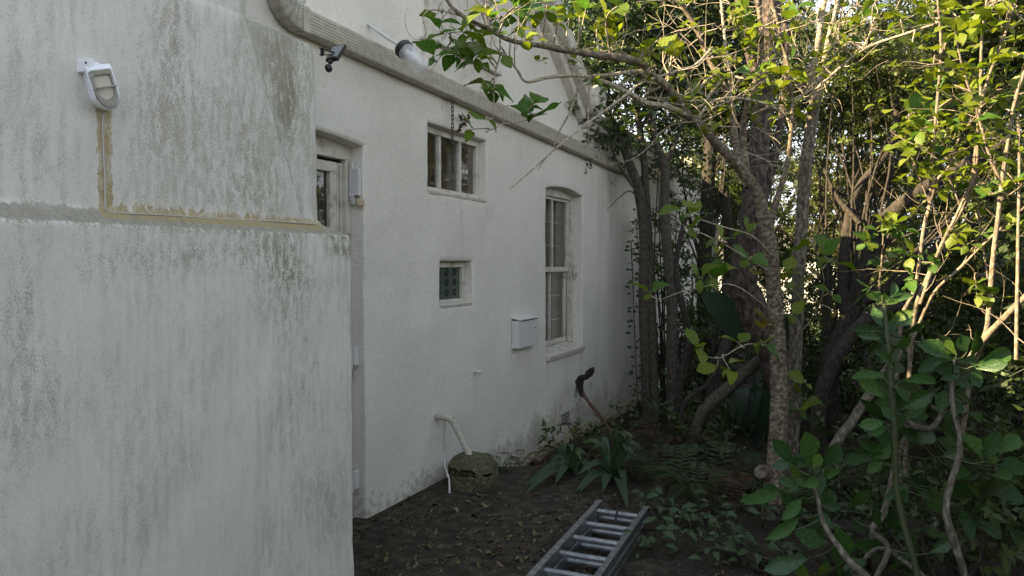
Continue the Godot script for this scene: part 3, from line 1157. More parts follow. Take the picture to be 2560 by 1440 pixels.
func build_floodlight() -> void:
	var black := plain("black_plastic", C(0.012, 0.012, 0.014), 0.35)
	var at := on_wall(812, 130, 0.5)
	var o := thing("floodlight", at, "black floodlight with sensor on a bracket at the chimney corner", "floodlight")
	var st := Shape.new()
	st.bar(on_wall(800, 120, 0.5), on_wall(836, 132, 0.5), 0.012, 0.004, Vector3.UP)
	st.bar(on_wall(800, 136, 0.5), on_wall(834, 138, 0.5), 0.01, 0.004, Vector3.UP)
	st.bar(on_wall(806, 119, 0.5), on_wall(806, 140, 0.5), 0.02, 0.006, along)
	part("bracket", st, black, o)
	var a := on_wall(852, 115, 0.5)
	var c := on_wall(829, 152, 0.5)
	st = Shape.new()
	st.bar(a, c, 0.07, 0.016, (a - c).cross(out_of), 0.004)
	part("lamp_head", st, black, o)
	st = Shape.new()
	var side := (a - c).cross(out_of).normalized()
	st.bar(a.lerp(c, 0.12) - side * 0.010, a.lerp(c, 0.88) - side * 0.010, 0.06, 0.004, side, 0.001)
	part("diffuser", st, plain("grey_diffuser", C(0.22, 0.23, 0.24), 0.3), o)
	st = Shape.new()
	st.bar(c, on_wall(824, 158, 0.5), 0.02, 0.014, side)
	st.lathe(on_wall(822, 172, 0.5), (Vector3.UP * 0.8 - out_of * 0.3), [Vector2(0, -0.014), Vector2(0.011, -0.012), Vector2(0.016, -0.004), Vector2(0.016, 0.012), Vector2(0.008, 0.02), Vector2(0, 0.02)], 14)
	part("sensor", st, black, o)

func jar_lamp(mount: Vector3, a: Vector3, tip: Vector3, label: String) -> void:
	var o := thing("jar_lamp", mount, label, "lamp")
	var white := M["white_steel"] as Material
	var axis := (tip - a).normalized()
	var st := Shape.new()
	limb(st, [[mount, 0.0105], [mount.lerp(a, 0.5) + Vector3.DOWN * 0.004, 0.0105], [a, 0.0105]], 4, 10)
	st.lathe(mount, (a - mount), [Vector2(0.0, 0.0), Vector2(0.017, 0.0), Vector2(0.017, 0.006), Vector2(0.011, 0.009)], 14)
	part("arm", st, white, o)
	st = Shape.new()
	st.lathe(a, axis, [Vector2(0, -0.01), Vector2(0.03, -0.008), Vector2(0.048, 0.002), Vector2(0.055, 0.014), Vector2(0.055, 0.04), Vector2(0.05, 0.042), Vector2(0, 0.042)], 28)
	part("cap", st, M["black_plastic"], o)
	var l := (tip - a).length()
	st = Shape.new()
	var prof := [Vector2(0.051, 0.038), Vector2(0.052, 0.06), Vector2(0.052, l * 0.66), Vector2(0.0505, l * 0.76), Vector2(0.045, l * 0.86), Vector2(0.034, l * 0.94), Vector2(0.018, l * 0.985), Vector2(0.0, l)]
	st.lathe(a, axis, prof, 28)
	st.smooth()
	var g := plain("jar_glass", C(0.75, 0.76, 0.74), 0.16)
	g.transparency = BaseMaterial3D.TRANSPARENCY_ALPHA
	g.albedo_color.a = 0.32
	part("glass_jar", st, g, o)
	st = Shape.new()
	st.lathe(a, axis, [Vector2(0.02, 0.04), Vector2(0.02, 0.075), Vector2(0.028, 0.095), Vector2(0.03, 0.115), Vector2(0.02, 0.135), Vector2(0.0, 0.142)], 18)
	st.smooth()
	part("bulb", st, plain("bulb_white", C(0.66, 0.66, 0.64), 0.3), o)

func build_downpipe() -> void:
	var m := grained("pipe_cream", [[0.3, 0.35, 0.325, 0.25], [0.5, 0.43, 0.40, 0.325], [0.7, 0.47, 0.44, 0.365]], 0.025, 1.1, 0.55, 0.0, 71)
	# section: x out of the wall, y up along the face; ribs on the front
	var sec := [Vector2(0.008, -0.062), Vector2(0.07, -0.062), Vector2(0.078, -0.056)]
	for k in 6:
		var y := -0.048 + k * 0.0165
		sec += [Vector2(0.079, y), Vector2(0.079, y + 0.010), Vector2(0.0762, y + 0.0112), Vector2(0.0762, y + 0.0152)]
	sec += [Vector2(0.079, 0.0525), Vector2(0.078, 0.056), Vector2(0.07, 0.062), Vector2(0.008, 0.062)]
	var o := thing("downpipe", W(2.0, 2.72, 0.04), "cream ribbed rectangular rainwater pipe running along the house wall", "pipe")
	var sweep := func(called: String, path: Array, ribbed: bool) -> void:
		var st := Shape.new()
		var rings := []
		for k in path.size():
			var p: Vector2 = path[k]
			var d: Vector2 = (path[mini(k + 1, path.size() - 1)] - path[maxi(k - 1, 0)]).normalized()
			var nn := Vector2(-d.y, d.x)
			var grow := 1.0 + (0.07 * (k % 2) if ribbed else 0.0)
			var ids := []
			for s in sec:
				var q: Vector2 = p + nn * (s.y * grow)
				ids.append(W(q.x, q.y, s.x * grow))
			rings.append(ids)
		for k in rings.size() - 1:
			for s in sec.size() - 1:
				var e: Vector2 = sec[s + 1] - sec[s]
				var nn3 := Vector3.ZERO
				var quad_n: Vector3 = (rings[k][s + 1] - rings[k][s]).cross(rings[k + 1][s] - rings[k][s]).normalized()
				var outward: Vector3 = (rings[k][s] + rings[k][s + 1]) * 0.5 - (rings[k][0] + rings[k][sec.size() - 1]) * 0.5 + out_of * 0.001
				nn3 = quad_n if quad_n.dot(outward) > 0.0 or (absf(e.y) > absf(e.x) and quad_n.dot(out_of) > 0.0) else -quad_n
				st.face([rings[k][s], rings[k][s + 1], rings[k + 1][s + 1], rings[k + 1][s]], nn3)
		part(called, st, m, o)
	var slope := func(t: float) -> float:
		return 2.778 - 0.0195 * (t - 0.0)
	sweep.call("pipe_run", [Vector2(5.6, slope.call(5.6)), Vector2(2.4, slope.call(2.4)), Vector2(-0.60, slope.call(-0.60))], false)
	var arc := []
	for k in 13:
		var a := PI * 0.5 * k / 12.0
		arc.append(Vector2(-0.60 - sin(a) * 0.13, slope.call(-0.6) + 0.13 - cos(a) * 0.13))
	sweep.call("elbow", arc, true)
	var e: Vector2 = arc[-1]
	sweep.call("pipe_rise", [e, e + Vector2(0, 0.7)], false)
	var st := Shape.new()
	st.box(W(-0.575, slope.call(-0.575), 0.042), Vector3(0.05, 0.134, 0.082), Basis(along, Vector3.UP, out_of), 0.004)
	part("collar", st, m, o)

func build_chain() -> void:
	var steel := grained("rusty_steel", [[0.3, 0.05, 0.04, 0.03], [0.7, 0.14, 0.12, 0.10]], 0.05, 20.0, 0.6, 0.0, 81)
	steel.metallic = 0.5
	var at := on_wall(1128, 246, 0.03)
	var o := thing("chain", at, "short dark steel chain hanging from the pipe over the small window", "chain")
	var st := Shape.new()
	var loop := PackedVector3Array()
	var rr := PackedFloat32Array()
	for k in 17:
		var a := TAU * k / 16.0
		loop.append(Vector3(cos(a) * 0.0085, sin(a) * 0.0115 + (0.008 if sin(a) > 0 else -0.008), 0))
		rr.append(0.0032)
	st.tube(loop, rr, 6, false)
	var link := st.mesh()
	var n := 19
	for k in n:
		var p := at + Vector3.DOWN * (0.02 + k * 0.0285) + out_of * 0.01
		copy_mesh("link", link, steel, Transform3D(Basis(Vector3.UP, 0.6 + (k % 2) * PI * 0.5), p), o)

func build_wall_bits() -> void:
	var b := Basis(along, Vector3.UP, out_of)
	# dry leaves caught in a web above the window
	var o := thing("dry_leaf_clump", on_wall(1158, 300, 0.02), "clump of dry brown leaves stuck to the wall under the pipe", "dry leaves")
	var brown := leafy("dry_leaf", C(0.085, 0.045, 0.025), C(0.1, 0.05, 0.02), 0.8)
	var curl := leaf_shape([0.05, 0.5, 0.9, 1.0, 0.7, 0.1], 0.9, 0.5, 0.12)
	for k in 11:
		var p := on_wall(1158 + rng.randf_range(-9, 9), 288 + k * 3.0, 0.012 + rng.randf() * 0.02)
		var d := Vector3(rng.randf_range(-1, 1), rng.randf_range(-1, 0.6), rng.randf_range(-1, 1)).normalized()
		copy_mesh("leaf", curl, brown, leaf_at(p, p + d * 0.045, 0.035, out_of + Vector3.UP * rng.randf_range(-0.5, 0.5)), o)
	# letter box
	var steel := M["white_steel"] as Material
	o = thing("wall_box", W(2.22, 0.95, 0), "white metal letter box with a lifted flap on the house wall", "letter box")
	var st := Shape.new()
	st.box(W(2.225, 0.935, 0.036), Vector3(0.40, 0.235, 0.07), b, 0.004)
	part("case", st, steel, o)
	st = Shape.new()
	st.box(W(2.225, 1.068, 0.038), Vector3(0.41, 0.01, 0.09), b * Basis(Vector3.RIGHT, 0.22), 0.003)
	part("lid", st, steel, o)
	st = Shape.new()
	st.box(W(2.24, 1.052, 0.068), Vector3(0.34, 0.014, 0.01), b, 0.002)
	part("slot", st, M["hole_black"], o)
	st = Shape.new()
	st.lathe(W(2.37, 0.97, 0.071), out_of, [Vector2(0, 0.003), Vector2(0.006, 0.003), Vector2(0.007, 0)], 10)
	part("keyhole", st, M["hole_black"], o)
	# overflow stub
	st = Shape.new()
	var p0 := W(1.371, 0.714, -0.01)
	st.lathe(p0, out_of + Vector3.DOWN * 0.06, [Vector2(0.013, 0.0), Vector2(0.013, 0.075), Vector2(0.010, 0.075), Vector2(0.010, 0.04), Vector2(0, 0.04)], 14)
	solid("overflow_pipe", st, steel, p0, "short white overflow pipe stub poking out of the wall", "pipe")
	# air brick
	o = thing("air_brick", W(3.27, -0.01, 0), "small grey air brick vent low in the house wall", "vent")
	st = Shape.new()
	st.box(W(3.27, -0.012, 0.002), Vector3(0.23, 0.115, 0.016), b, 0.003)
	part("plate", st, grained("vent_grey", [[0.3, 0.28, 0.26, 0.22], [0.7, 0.42, 0.40, 0.35]], 0.04, 5.0, 0.9, 0.0, 82), o)
	for r in 3:
		for c in 6:
			st = Shape.new()
			st.box(W(3.185 + c * 0.034, -0.046 + r * 0.034, 0.0095), Vector3(0.016, 0.022, 0.003), b, 0.001)
			part("hole", st, M["hole_black"], o)
	# drain pipe into its mossy gully
	var pipe := grained("drain_cream", [[0.3, 0.36, 0.34, 0.27], [0.7, 0.52, 0.50, 0.43]], 0.03, 3.0, 0.55, 0.0, 83)
	o = thing("drain_pipe", W(0.8, 0.48, 0), "cream bent waste pipe running from wall into mossy concrete gully", "pipe")
	st = Shape.new()
	var q0 := W(0.80, 0.477, -0.02)
	var q1 := W(0.805, 0.475, 0.07)
	var q2 := W(0.82, 0.455, 0.12)
	var q3 := P(1180, 1150, 4.98)
	var bend := limb(st, [[q0, 0.025], [q1, 0.025], [q2.lerp(q1, 0.25) , 0.025], [q2, 0.025]], 4, 14)
	part("bend", st, pipe, o)
	st = Shape.new()
	var dir := (q3 - q2).normalized()
	limb(st, [[q2, 0.0245], [q3, 0.0245]], 2, 14)
	part("waste_pipe", st, pipe, o)
	st = Shape.new()
	st.lathe(q1, (q2 - q1), [Vector2(0.029, -0.012), Vector2(0.029, 0.012), Vector2(0.025, 0.013)], 16)
	st.lathe(q2, dir, [Vector2(0.029, -0.008), Vector2(0.029, 0.02), Vector2(0.025, 0.022)], 16)
	part("socket", st, pipe, o)
	st = Shape.new()
	var foot := on_ground(1124, 1236, 0.0)
	limb(st, [[on_wall(1114, 1052, 0.012), 0.006], [on_wall(1113, 1100, 0.012), 0.006], [on_wall(1111, 1155, 0.014), 0.006], [P(1117, 1180, 4.92), 0.0065], [P(1123, 1200, 4.88), 0.0065], [foot, 0.007]], 5, 8)
	solid("thin_pipe", st, steel, foot, "thin white plastic pipe down the wall beside the mossy gully", "pipe")
	build_gully()
	# dried husk of a palm flower hooked against the wall
	var husk := grained("husk_brown", [[0.3, 0.012, 0.008, 0.006], [0.7, 0.04, 0.022, 0.016]], 0.05, 9.0, 0.7, 0.3, 84)
	var stalk_m := grained("stalk_red", [[0.3, 0.07, 0.03, 0.02], [0.7, 0.17, 0.08, 0.055]], 0.05, 9.0, 0.7, 0.3, 85)
	o = thing("dead_flower_stalk", P(1548, 1135, 7.0), "dried reddish stalk with a dark brown husk leaning on the wall", "dead stalk")
	st = Shape.new()
	limb(st, px_stalk([[1549, 1140, 7.0, 0.02], [1531, 1087, 7.05, 0.021], [1500, 1040, 7.15, 0.017], [1470, 1003, 7.25, 0.016], [1456, 980, 7.3, 0.018], [1452, 962, 7.3, 0.02]]), 4, 8, 0.12)
	part("stalk", st, stalk_m, o)
	st = Shape.new()
	limb(st, px_stalk([[1455, 992, 7.3, 0.012], [1451, 972, 7.29, 0.032], [1449, 955, 7.28, 0.042], [1453, 944, 7.26, 0.03], [1462, 944, 7.24, 0.026], [1473, 934, 7.2, 0.036], [1479, 926, 7.2, 0.034], [1484, 918, 7.2, 0.004]]), 4, 9, 0.1)
	part("husk", st, husk, o)
	st = Shape.new()
	for k in 16:
		var a := P(1449 + rng.randf_range(-6, 6), 950 + rng.randf_range(-5, 15), 7.3)
		st.tube(PackedVector3Array([a, a + Vector3(rng.randf_range(-0.03, 0.0), -0.06, 0), a + Vector3(rng.randf_range(-0.05, 0.01), -0.10 - rng.randf() * 0.08, 0)]), PackedFloat32Array([0.003, 0.002, 0.001]), 3, false)
	part("fibres", st, husk, o).set_meta("kind", "stuff")

func px_stalk(list: Array) -> Array:
	return px_limb(list)

func build_gully() -> void:
	var m := grained("mossy_concrete", [[0.22, 0.045, 0.045, 0.02], [0.42, 0.07, 0.068, 0.03], [0.58, 0.10, 0.094, 0.05], [0.8, 0.16, 0.145, 0.10]], 0.03, 2.2, 0.95, 0.8, 86)
	var c := P(1184, 1200, 5.02)
	c.y = 0.0
	var st := Shape.new()
	var wob := FastNoiseLite.new()
	wob.seed = 4
	wob.frequency = 3.4
	wob.fractal_octaves = 4
	var rows := 16
	var cols := 40
	var ids := []
	for r in rows + 1:
		var f := float(r) / rows
		for k in cols + 1:
			var a := TAU * k / cols
			var sq := 1.0 / pow(pow(absf(cos(a)), 4.0) + pow(absf(sin(a)), 4.0), 0.25)
			var rad := 0.16 * lerpf(sq, 1.0, 0.3)
			var h := -0.03
			if f < 0.55:
				h = lerpf(-0.03, 0.12, f / 0.55)
			else:
				var g := (f - 0.55) / 0.45
				rad *= cos(g * PI * 0.5)
				h = 0.12 + 0.115 * sin(g * PI * 0.5)
			var p := along * cos(a) * rad + out_of * sin(a) * rad + Vector3.UP * h
			var w := wob.get_noise_3d(p.x * 2.0, p.y * 2.0, p.z * 2.0)
			p += Vector3(p.x, 0, p.z) * w * 0.2 + Vector3.UP * w * 0.012 * f
			ids.append(st.add(c + p, (Vector3(p.x, 0, p.z).normalized() if f < 0.5 else Vector3.UP)))
	for r in rows:
		for k in cols:
			var a := r * (cols + 1) + k
			st.quad(ids[a], ids[a + 1], ids[a + cols + 2], ids[a + cols + 1])
	st.smooth()
	solid("concrete_gully", st, m, c, "rough moss-covered concrete gully block at the foot of the wall", "drain")

# ---------------------------------------------------------------- the ladder
func build_ladder() -> void:
	var alu := grained("aluminium", [[0.2, 0.20, 0.21, 0.22], [0.5, 0.30, 0.31, 0.32], [0.8, 0.38, 0.39, 0.40]], 0.02, 2.0, 0.42, 0.0, 88)
	alu.metallic = 0.85
	var l0 := Vector3(0.527, 0, -4.30)
	var axis := Vector3(0.3885, 0, -0.9214).normalized()
	var side := Vector3(0.9214, 0, 0.3885).normalized()
	var lift := func(p: Vector3) -> Vector3:
		return Vector3(p.x, 0.0, p.z)
	var o := thing("ladder", Vector3(0.3, 0, -3.4), "aluminium two-section extension ladder lying on the ground", "ladder")
	var width := 0.272
	for sec in [[0.105, 0.0, width, 0.0], [0.037, -0.02, width, 0.13]]:
		for s in 2:
			var st := Shape.new()
			var inset: float = sec[1] if sec[0] < 0.1 else 0.0
			var base: Vector3 = lift.call(l0) + side * (s * sec[2]) - axis * sec[3] + Vector3.UP * sec[0]
			base += side * (0.012 if s == 0 else -0.012) * (1.0 if sec[0] < 0.1 else 0.0)
			var far := base
			var near := base - axis * 2.4
			st.bar(near, far, 0.026, 0.066, Vector3.UP, 0.004)
			# flanges of the channel
			var dirn: float = 1.0 if s == 1 else -1.0
			for e in [-1, 1]:
				st.bar(near + side * dirn * 0.006 + Vector3.UP * e * 0.0295, far + side * dirn * 0.006 + Vector3.UP * e * 0.0295, 0.03, 0.0065, Vector3.UP, 0.002)
			part("stile", st, alu, o)
		for k in 10:
			var st := Shape.new()
			var c: Vector3 = lift.call(l0) - axis * (0.105 + k * 0.2215 + (-0.085 if sec[0] < 0.1 else 0.0)) + Vector3.UP * sec[0]
			var a := c
			var b: Vector3 = c + side * sec[2]
			st.lathe(a, side, [Vector2(0.0135, 0.0), Vector2(0.0135, sec[2])], 14)
			for r in 14:                                   # tread flutes
				var ang := TAU * r / 14.0
				var up := Vector3.UP * sin(ang) + axis * cos(ang)
				st.bar(a + up * 0.0132 + side * 0.004, b + up * 0.0132 - side * 0.004, 0.003, 0.002, up, 0.0005)
			part("rung", st, alu, o)
	var st := Shape.new()
	var rc := l0 - axis * 0.115 + side * 0.13
	limb(st, [[rc + Vector3.UP * 0.125, 0.006], [rc + Vector3.UP * 0.10 - axis * 0.02, 0.006], [rc + Vector3.UP * 0.05 - axis * 0.05, 0.006], [rc + Vector3.UP * 0.03 - axis * 0.06, 0.006]], 4, 6)
	limb(st, [[rc + Vector3.UP * 0.128 + axis * 0.012, 0.006], [rc + Vector3.UP * 0.12 + axis * 0.022, 0.006], [rc + Vector3.UP * 0.09 + axis * 0.02, 0.006]], 3, 6)
	part("tie", st, M["black_plastic"], o)

# ---------------------------------------------------------------- ground
func build_ground() -> void:
	var soil := grained("dark_soil", [[0.25, 0.012, 0.0075, 0.0045], [0.5, 0.021, 0.0138, 0.0082], [0.75, 0.042, 0.029, 0.018]], 0.05, 0.9, 0.95, 0.5, 101)
	var st := Shape.new()
	var xs := []
	var x := -4.0
	while x < 8.0:
		xs.append(x)
		x += 0.16
	var zs := []
	var z := 3.0
	while z > -16.0:
		zs.append(z)
		z -= 0.16
	for e in [-6.0, -10.0, -20.0, -50.0, -120.0, -300.0]:
		xs.push_front(e)
	for e in [8.5, 10.0, 14.0, 20.0, 40.0, 90.0, 300.0]:
		xs.append(e)
	for e in [5.0, 10.0, 30.0, 100.0]:
		zs.push_front(e)
	for e in [-17.0, -20.0, -25.0, -35.0, -60.0, -120.0, -300.0]:
		zs.append(e)
	var wob := FastNoiseLite.new()
	wob.seed = 6
	wob.frequency = 1.2
	wob.fractal_octaves = 3
	var grid := []
	for a in xs:
		var row := []
		for b in zs:
			var p := Vector3(a, ground_y(a, b), b)
			var t := th(p).x
			var n := (p - WALL_FOOT).dot(out_of)
			if not (t < 1.4 and n < 3.0):
				p.y += wob.get_noise_2d(a, b) * 0.05
			if n < -0.3:
				p.y -= 0.15
			row.append(st.add(p, Vector3.UP))
		grid.append(row)
	for a in xs.size() - 1:
		for b in zs.size() - 1:
			st.quad(grid[a][b], grid[a + 1][b], grid[a + 1][b + 1], grid[a][b + 1])
	st.smooth()
	setting("ground", st, soil)
	# concrete apron by the door, dark with algae
	var conc := grained("algae_concrete", [[0.22, 0.010, 0.0092, 0.0035], [0.42, 0.019, 0.0150, 0.0075], [0.6, 0.031, 0.0245, 0.0145], [0.8, 0.057, 0.046, 0.032]], 0.012, 0.7, 0.9, 0.08, 103, 1024)
	st = Shape.new()
	var step := 0.07
	var keep := {}
	for a in 70:
		for b in 75:
			var p := Vector3(-3.4 + a * step, 0, -0.6 - b * step)
			var t := th(p).x
			var n := (p - WALL_FOOT).dot(out_of)
			var edge := 1.12 + 0.3 * sin(n * 2.3) + wob.get_noise_2d(p.x * 2.0, p.z * 2.0) * 0.25
			if n > -0.06 and t < edge and n < 1.75 + wob.get_noise_2d(p.z * 2.0, 3.0) * 0.3 - maxf(0.0, t) * 0.3:
				keep[Vector2i(a, b)] = true
	var at := {}
	for k in keep:
		var q := []
		for o in [Vector2i(0, 0), Vector2i(1, 0), Vector2i(1, 1), Vector2i(0, 1)]:
			var c: Vector2i = k + o
			if not at.has(c):
				var px := -3.4 + c.x * step
				var pz := -0.6 - c.y * step
				at[c] = st.add(Vector3(px, ground_y(px, pz) + 0.006 + absf(wob.get_noise_2d(px * 2.0, pz * 2.0)) * 0.006, pz), Vector3.UP)
			q.append(at[c])
		st.quad(q[0], q[1], q[2], q[3])
	st.smooth()
	setting("paving", st, conc)
	# sunlit lawn beyond the trees
	var lawn := grained("lawn_green", [[0.3, 0.035, 0.06, 0.012], [0.7, 0.11, 0.15, 0.035]], 0.05, 0.5, 0.95, 2.0, 104)
	st = Shape.new()
	var prev := []
	for k in 24:
		var zz := -15.5 - pow(k, 1.75)
		var row := []
		for j in 26:
			var xx := -4.0 + j * 2.4
			row.append(st.add(Vector3(xx, ground_y(xx, zz) + 0.07, zz), Vector3.UP))
		if prev:
			for j in 25:
				st.quad(prev[j], prev[j + 1], row[j + 1], row[j])
		prev = row
	setting("lawn", st, lawn)

func ground_at(p: Vector3) -> Vector3:
	return Vector3(p.x, ground_y(p.x, p.z), p.z)

func build_litter() -> void:
	# fallen leaves lying on the apron, one by one
	var spots := [[900, 1342, 0], [948, 1365, 1], [971, 1384, 1], [990, 1330, 0], [1068, 1368, 1], [1100, 1366, 1], [1088, 1330, 2], [1147, 1360, 1], [1163, 1322, 1], [1195, 1328, 2], [1228, 1383, 1], [1228, 1350, 0], [1020, 1420, 1], [966, 1397, 1], [928, 1387, 1], [1145, 1406, 1], [1273, 1330, 2], [1338, 1352, 2], [1280, 1362, 0], [1232, 1335, 2], [1212, 1264, 3], [1221, 1262, 2], [1359, 1290, 2], [1324, 1288, 1], [1172, 1256, 3], [1185, 1290, 0], [1255, 1295, 2], [1300, 1310, 1], [1336, 1332, 2], [1354, 1307, 1], [1378, 1328, 1], [1395, 1298, 1], [1420, 1284, 1], [1050, 1290, 0], [1015, 1312, 0], [1115, 1300, 2], [1165, 1395, 0], [1040, 1395, 2], [1090, 1405, 2], [1198, 1415, 1], [1250, 1410, 2], [930, 1425, 2], [1310, 1375, 0], [1270, 1345, 1], [1140, 1275, 3], [1085, 1262, 0], [1035, 1335, 2], [1180, 1345, 1], [1125, 1388, 2], [1300, 1400, 1]]
	var kinds := [leafy("fallen_brown", C(0.07, 0.048, 0.025), C(0.1, 0.06, 0.03), 0.8), leafy("fallen_yellow_green", C(0.12, 0.115, 0.04), C(0.2, 0.2, 0.05), 0.7), leafy("fallen_tan", C(0.13, 0.10, 0.055), C(0.1, 0.08, 0.04), 0.8), leafy("fallen_pale", C(0.24, 0.21, 0.13), C(0.1, 0.1, 0.05), 0.8)]
	var words := ["brown", "yellow-green", "tan", "pale"]
	var shapes := [leaf_shape([0.04, 0.42, 0.62, 0.60, 0.40, 0.05], 0.5, 0.25, 0.06), leaf_shape([0.04, 0.5, 0.75, 0.62, 0.35, 0.05], -0.6, -0.2, 0.08), leaf_shape([0.05, 0.7, 0.5, 0.75, 0.3, 0.04], 0.7, 0.3, 0.1)]
	for s in spots:
		var p := on_ground(s[0], s[1], 0.014)
		p.y = ground_y(p.x, p.z) + 0.014
		var a := rng.randf() * TAU
		var d := Vector3(cos(a), rng.randf_range(-0.04, 0.1), sin(a)) * rng.randf_range(0.035, 0.072)
		var o := MeshInstance3D.new()
		o.name = numbered("fallen_leaf")
		o.mesh = shapes[rng.randi() % 3]
		o.material_override = kinds[s[2]]
		add_child(o)
		o.transform = leaf_at(p - d * 0.5, p + d * 0.5, d.length() * 0.62, Vector3(rng.randf_range(-0.3, 0.3), 1, rng.randf_range(-0.3, 0.3)))
		tag(o, "fallen %s leaf lying on the dark concrete beside the ladder" % words[s[2]], "fallen leaf", "%s fallen leaves" % words[s[2]])
	# the brown crumbs and twigs under the bushes that nobody could count
	var xs := []
	var cols := []
	for k in 5200:
		var p := Vector3(rng.randf_range(-0.9, 4.2), 0, rng.randf_range(-1.9, -8.5))
		if k < 1500:
			p = on_ground(rng.randf_range(890, 1560), rng.randf_range(1240, 1440), 0.0)
			var side: float = (p - WALL_FOOT).dot(out_of)
			if rng.randf() > 0.25 + 0.6 * smoothstep(0.6, 1.7, side) + 0.7 * smoothstep(0.25, 0.0, side):
				continue
		if (p - WALL_FOOT).dot(out_of) < 0.03:
			continue
		p.y = ground_y(p.x, p.z) + 0.014
		var s := rng.randf_range(0.014, 0.05)
		var b := Basis(Vector3.UP, rng.randf() * TAU) * Basis(Vector3.RIGHT, -PI * 0.5 + rng.randf_range(-0.5, 0.5))
		xs.append(Transform3D(b * Basis.from_scale(Vector3(s * rng.randf_range(0.15, 0.7), s, s)), p))
		var q := rng.randf()
		cols.append(Color(0.10, 0.065, 0.038) * (0.4 + q) if q < 0.8 else Color(0.17, 0.14, 0.09))
	var o := Node3D.new()
	o.name = "leaf_litter"
	add_child(o)
	tag(o, "brown crumbled leaf litter and twigs strewn over the dark soil", "leaf litter", "", "stuff")
	var lm := leafy("litter", Color.WHITE, C(0.1, 0.1, 0.1), 0.9)
	swarm("litter_flakes", shapes[0], lm, xs, cols, o)

# ---------------------------------------------------------------- foliage
func crown(parent: Node3D, called: String, sprays: Array, mat: Material, blobs: Array, per_m3: float, size: Vector2, tone: Color, spread := 0.35, clump := 10) -> void:
	# blobs: [centre, radii]; sprays gather in clumps, more of them near the outside
	var lists := []
	var tints := []
	for s in sprays:
		lists.append([])
		tints.append([])
	for b in blobs:
		var r: Vector3 = b[1]
		var count := int(per_m3 * r.x * r.y * r.z * 4.19 / clump)
		for k in count:
			var d := Vector3(rng.randfn(), rng.randfn(), rng.randfn()).normalized()
			var f := pow(rng.randf(), 0.42)
			var c: Vector3 = b[0] + Vector3(d.x * r.x, d.y * r.y, d.z * r.z) * f
			var tint := rng.randf_range(0.7, 1.3)
			var warm := rng.randf_range(-0.12, 0.16)
			for j in clump:
				var p := c + Vector3(rng.randfn(), rng.randfn(), rng.randfn()) * spread * 0.5
				var s := rng.randf_range(size.x, size.y)
				var which := rng.randi() % sprays.size()
				var up := (d * 0.7 + Vector3(rng.randf_range(-1, 1), rng.randf_range(-0.5, 0.9), rng.randf_range(-1, 1))).normalized()
				var sx := up.cross(Vector3(0.31, 0.2, 0.93)).normalized()
				lists[which].append(Transform3D(Basis(sx, up, sx.cross(up)).scaled_local(Vector3.ONE * s), p))
				tints[which].append(Color(tone.r * tint * (1.0 + warm), tone.g * tint, tone.b * tint))
	for k in sprays.size():
		if lists[k].size():
			swarm(called, sprays[k], mat, lists[k], tints[k], parent)

func bark(name_: String, ramp: Array, scale_: float, relief: float, seed_: int) -> StandardMaterial3D:
	var m := grained(name_, ramp, 0.022, scale_, 0.9, relief, seed_)
	m.uv1_scale = Vector3(scale_, scale_ * 0.45, scale_)
	return m

var nodes_of := {}                                        # tree name -> skeleton points [place, px, py, radius]

func remember(list: Array, skeleton: Array) -> void:
	for e in skeleton:
		list.append(e)

func project(p: Vector3) -> Vector2:
	var v := (p - EYE).rotated(Vector3.RIGHT, PITCH)
	return Vector2(1280.0 + v.x / -v.z * FOCAL, 720.0 - v.y / -v.z * FOCAL)

var leaf_young := []
var leaf_mats := []

func make_young_leaves() -> void:
	leaf_young = [
		leaf_shape([0.05, 0.36, 0.62, 0.75, 0.77, 0.69, 0.52, 0.29, 0.02], 0.30, 0.22, 0.03, 1.3, Color.WHITE, 0.08),
		leaf_shape([0.05, 0.32, 0.55, 0.67, 0.68, 0.60, 0.45, 0.24, 0.02], 0.5, 0.3, 0.05, 1.3, Color.WHITE, 0.08),
		leaf_shape([0.05, 0.4, 0.68, 0.8, 0.8, 0.72, 0.55, 0.3, 0.02], 0.12, -0.15, 0.05, 1.3, Color.WHITE, 0.08)]
	leaf_mats = [leafy("young_leaf", C(0.20, 0.31, 0.038), C(1, 1, 0.5), 0.42), leafy("young_leaf_lime_lit", C(0.30, 0.385, 0.044), C(1, 1, 0.45), 0.42), leafy("young_leaf_deep_shaded", C(0.135, 0.285, 0.056), C(0.9, 1, 0.5), 0.4), leafy("young_leaf_yellow", C(0.34, 0.27, 0.03), C(1, 0.95, 0.4), 0.5)]  # lime copy paints sun into lit clusters, deep copy paints shade into others
	for q in leaf_mats:
		veined(q)

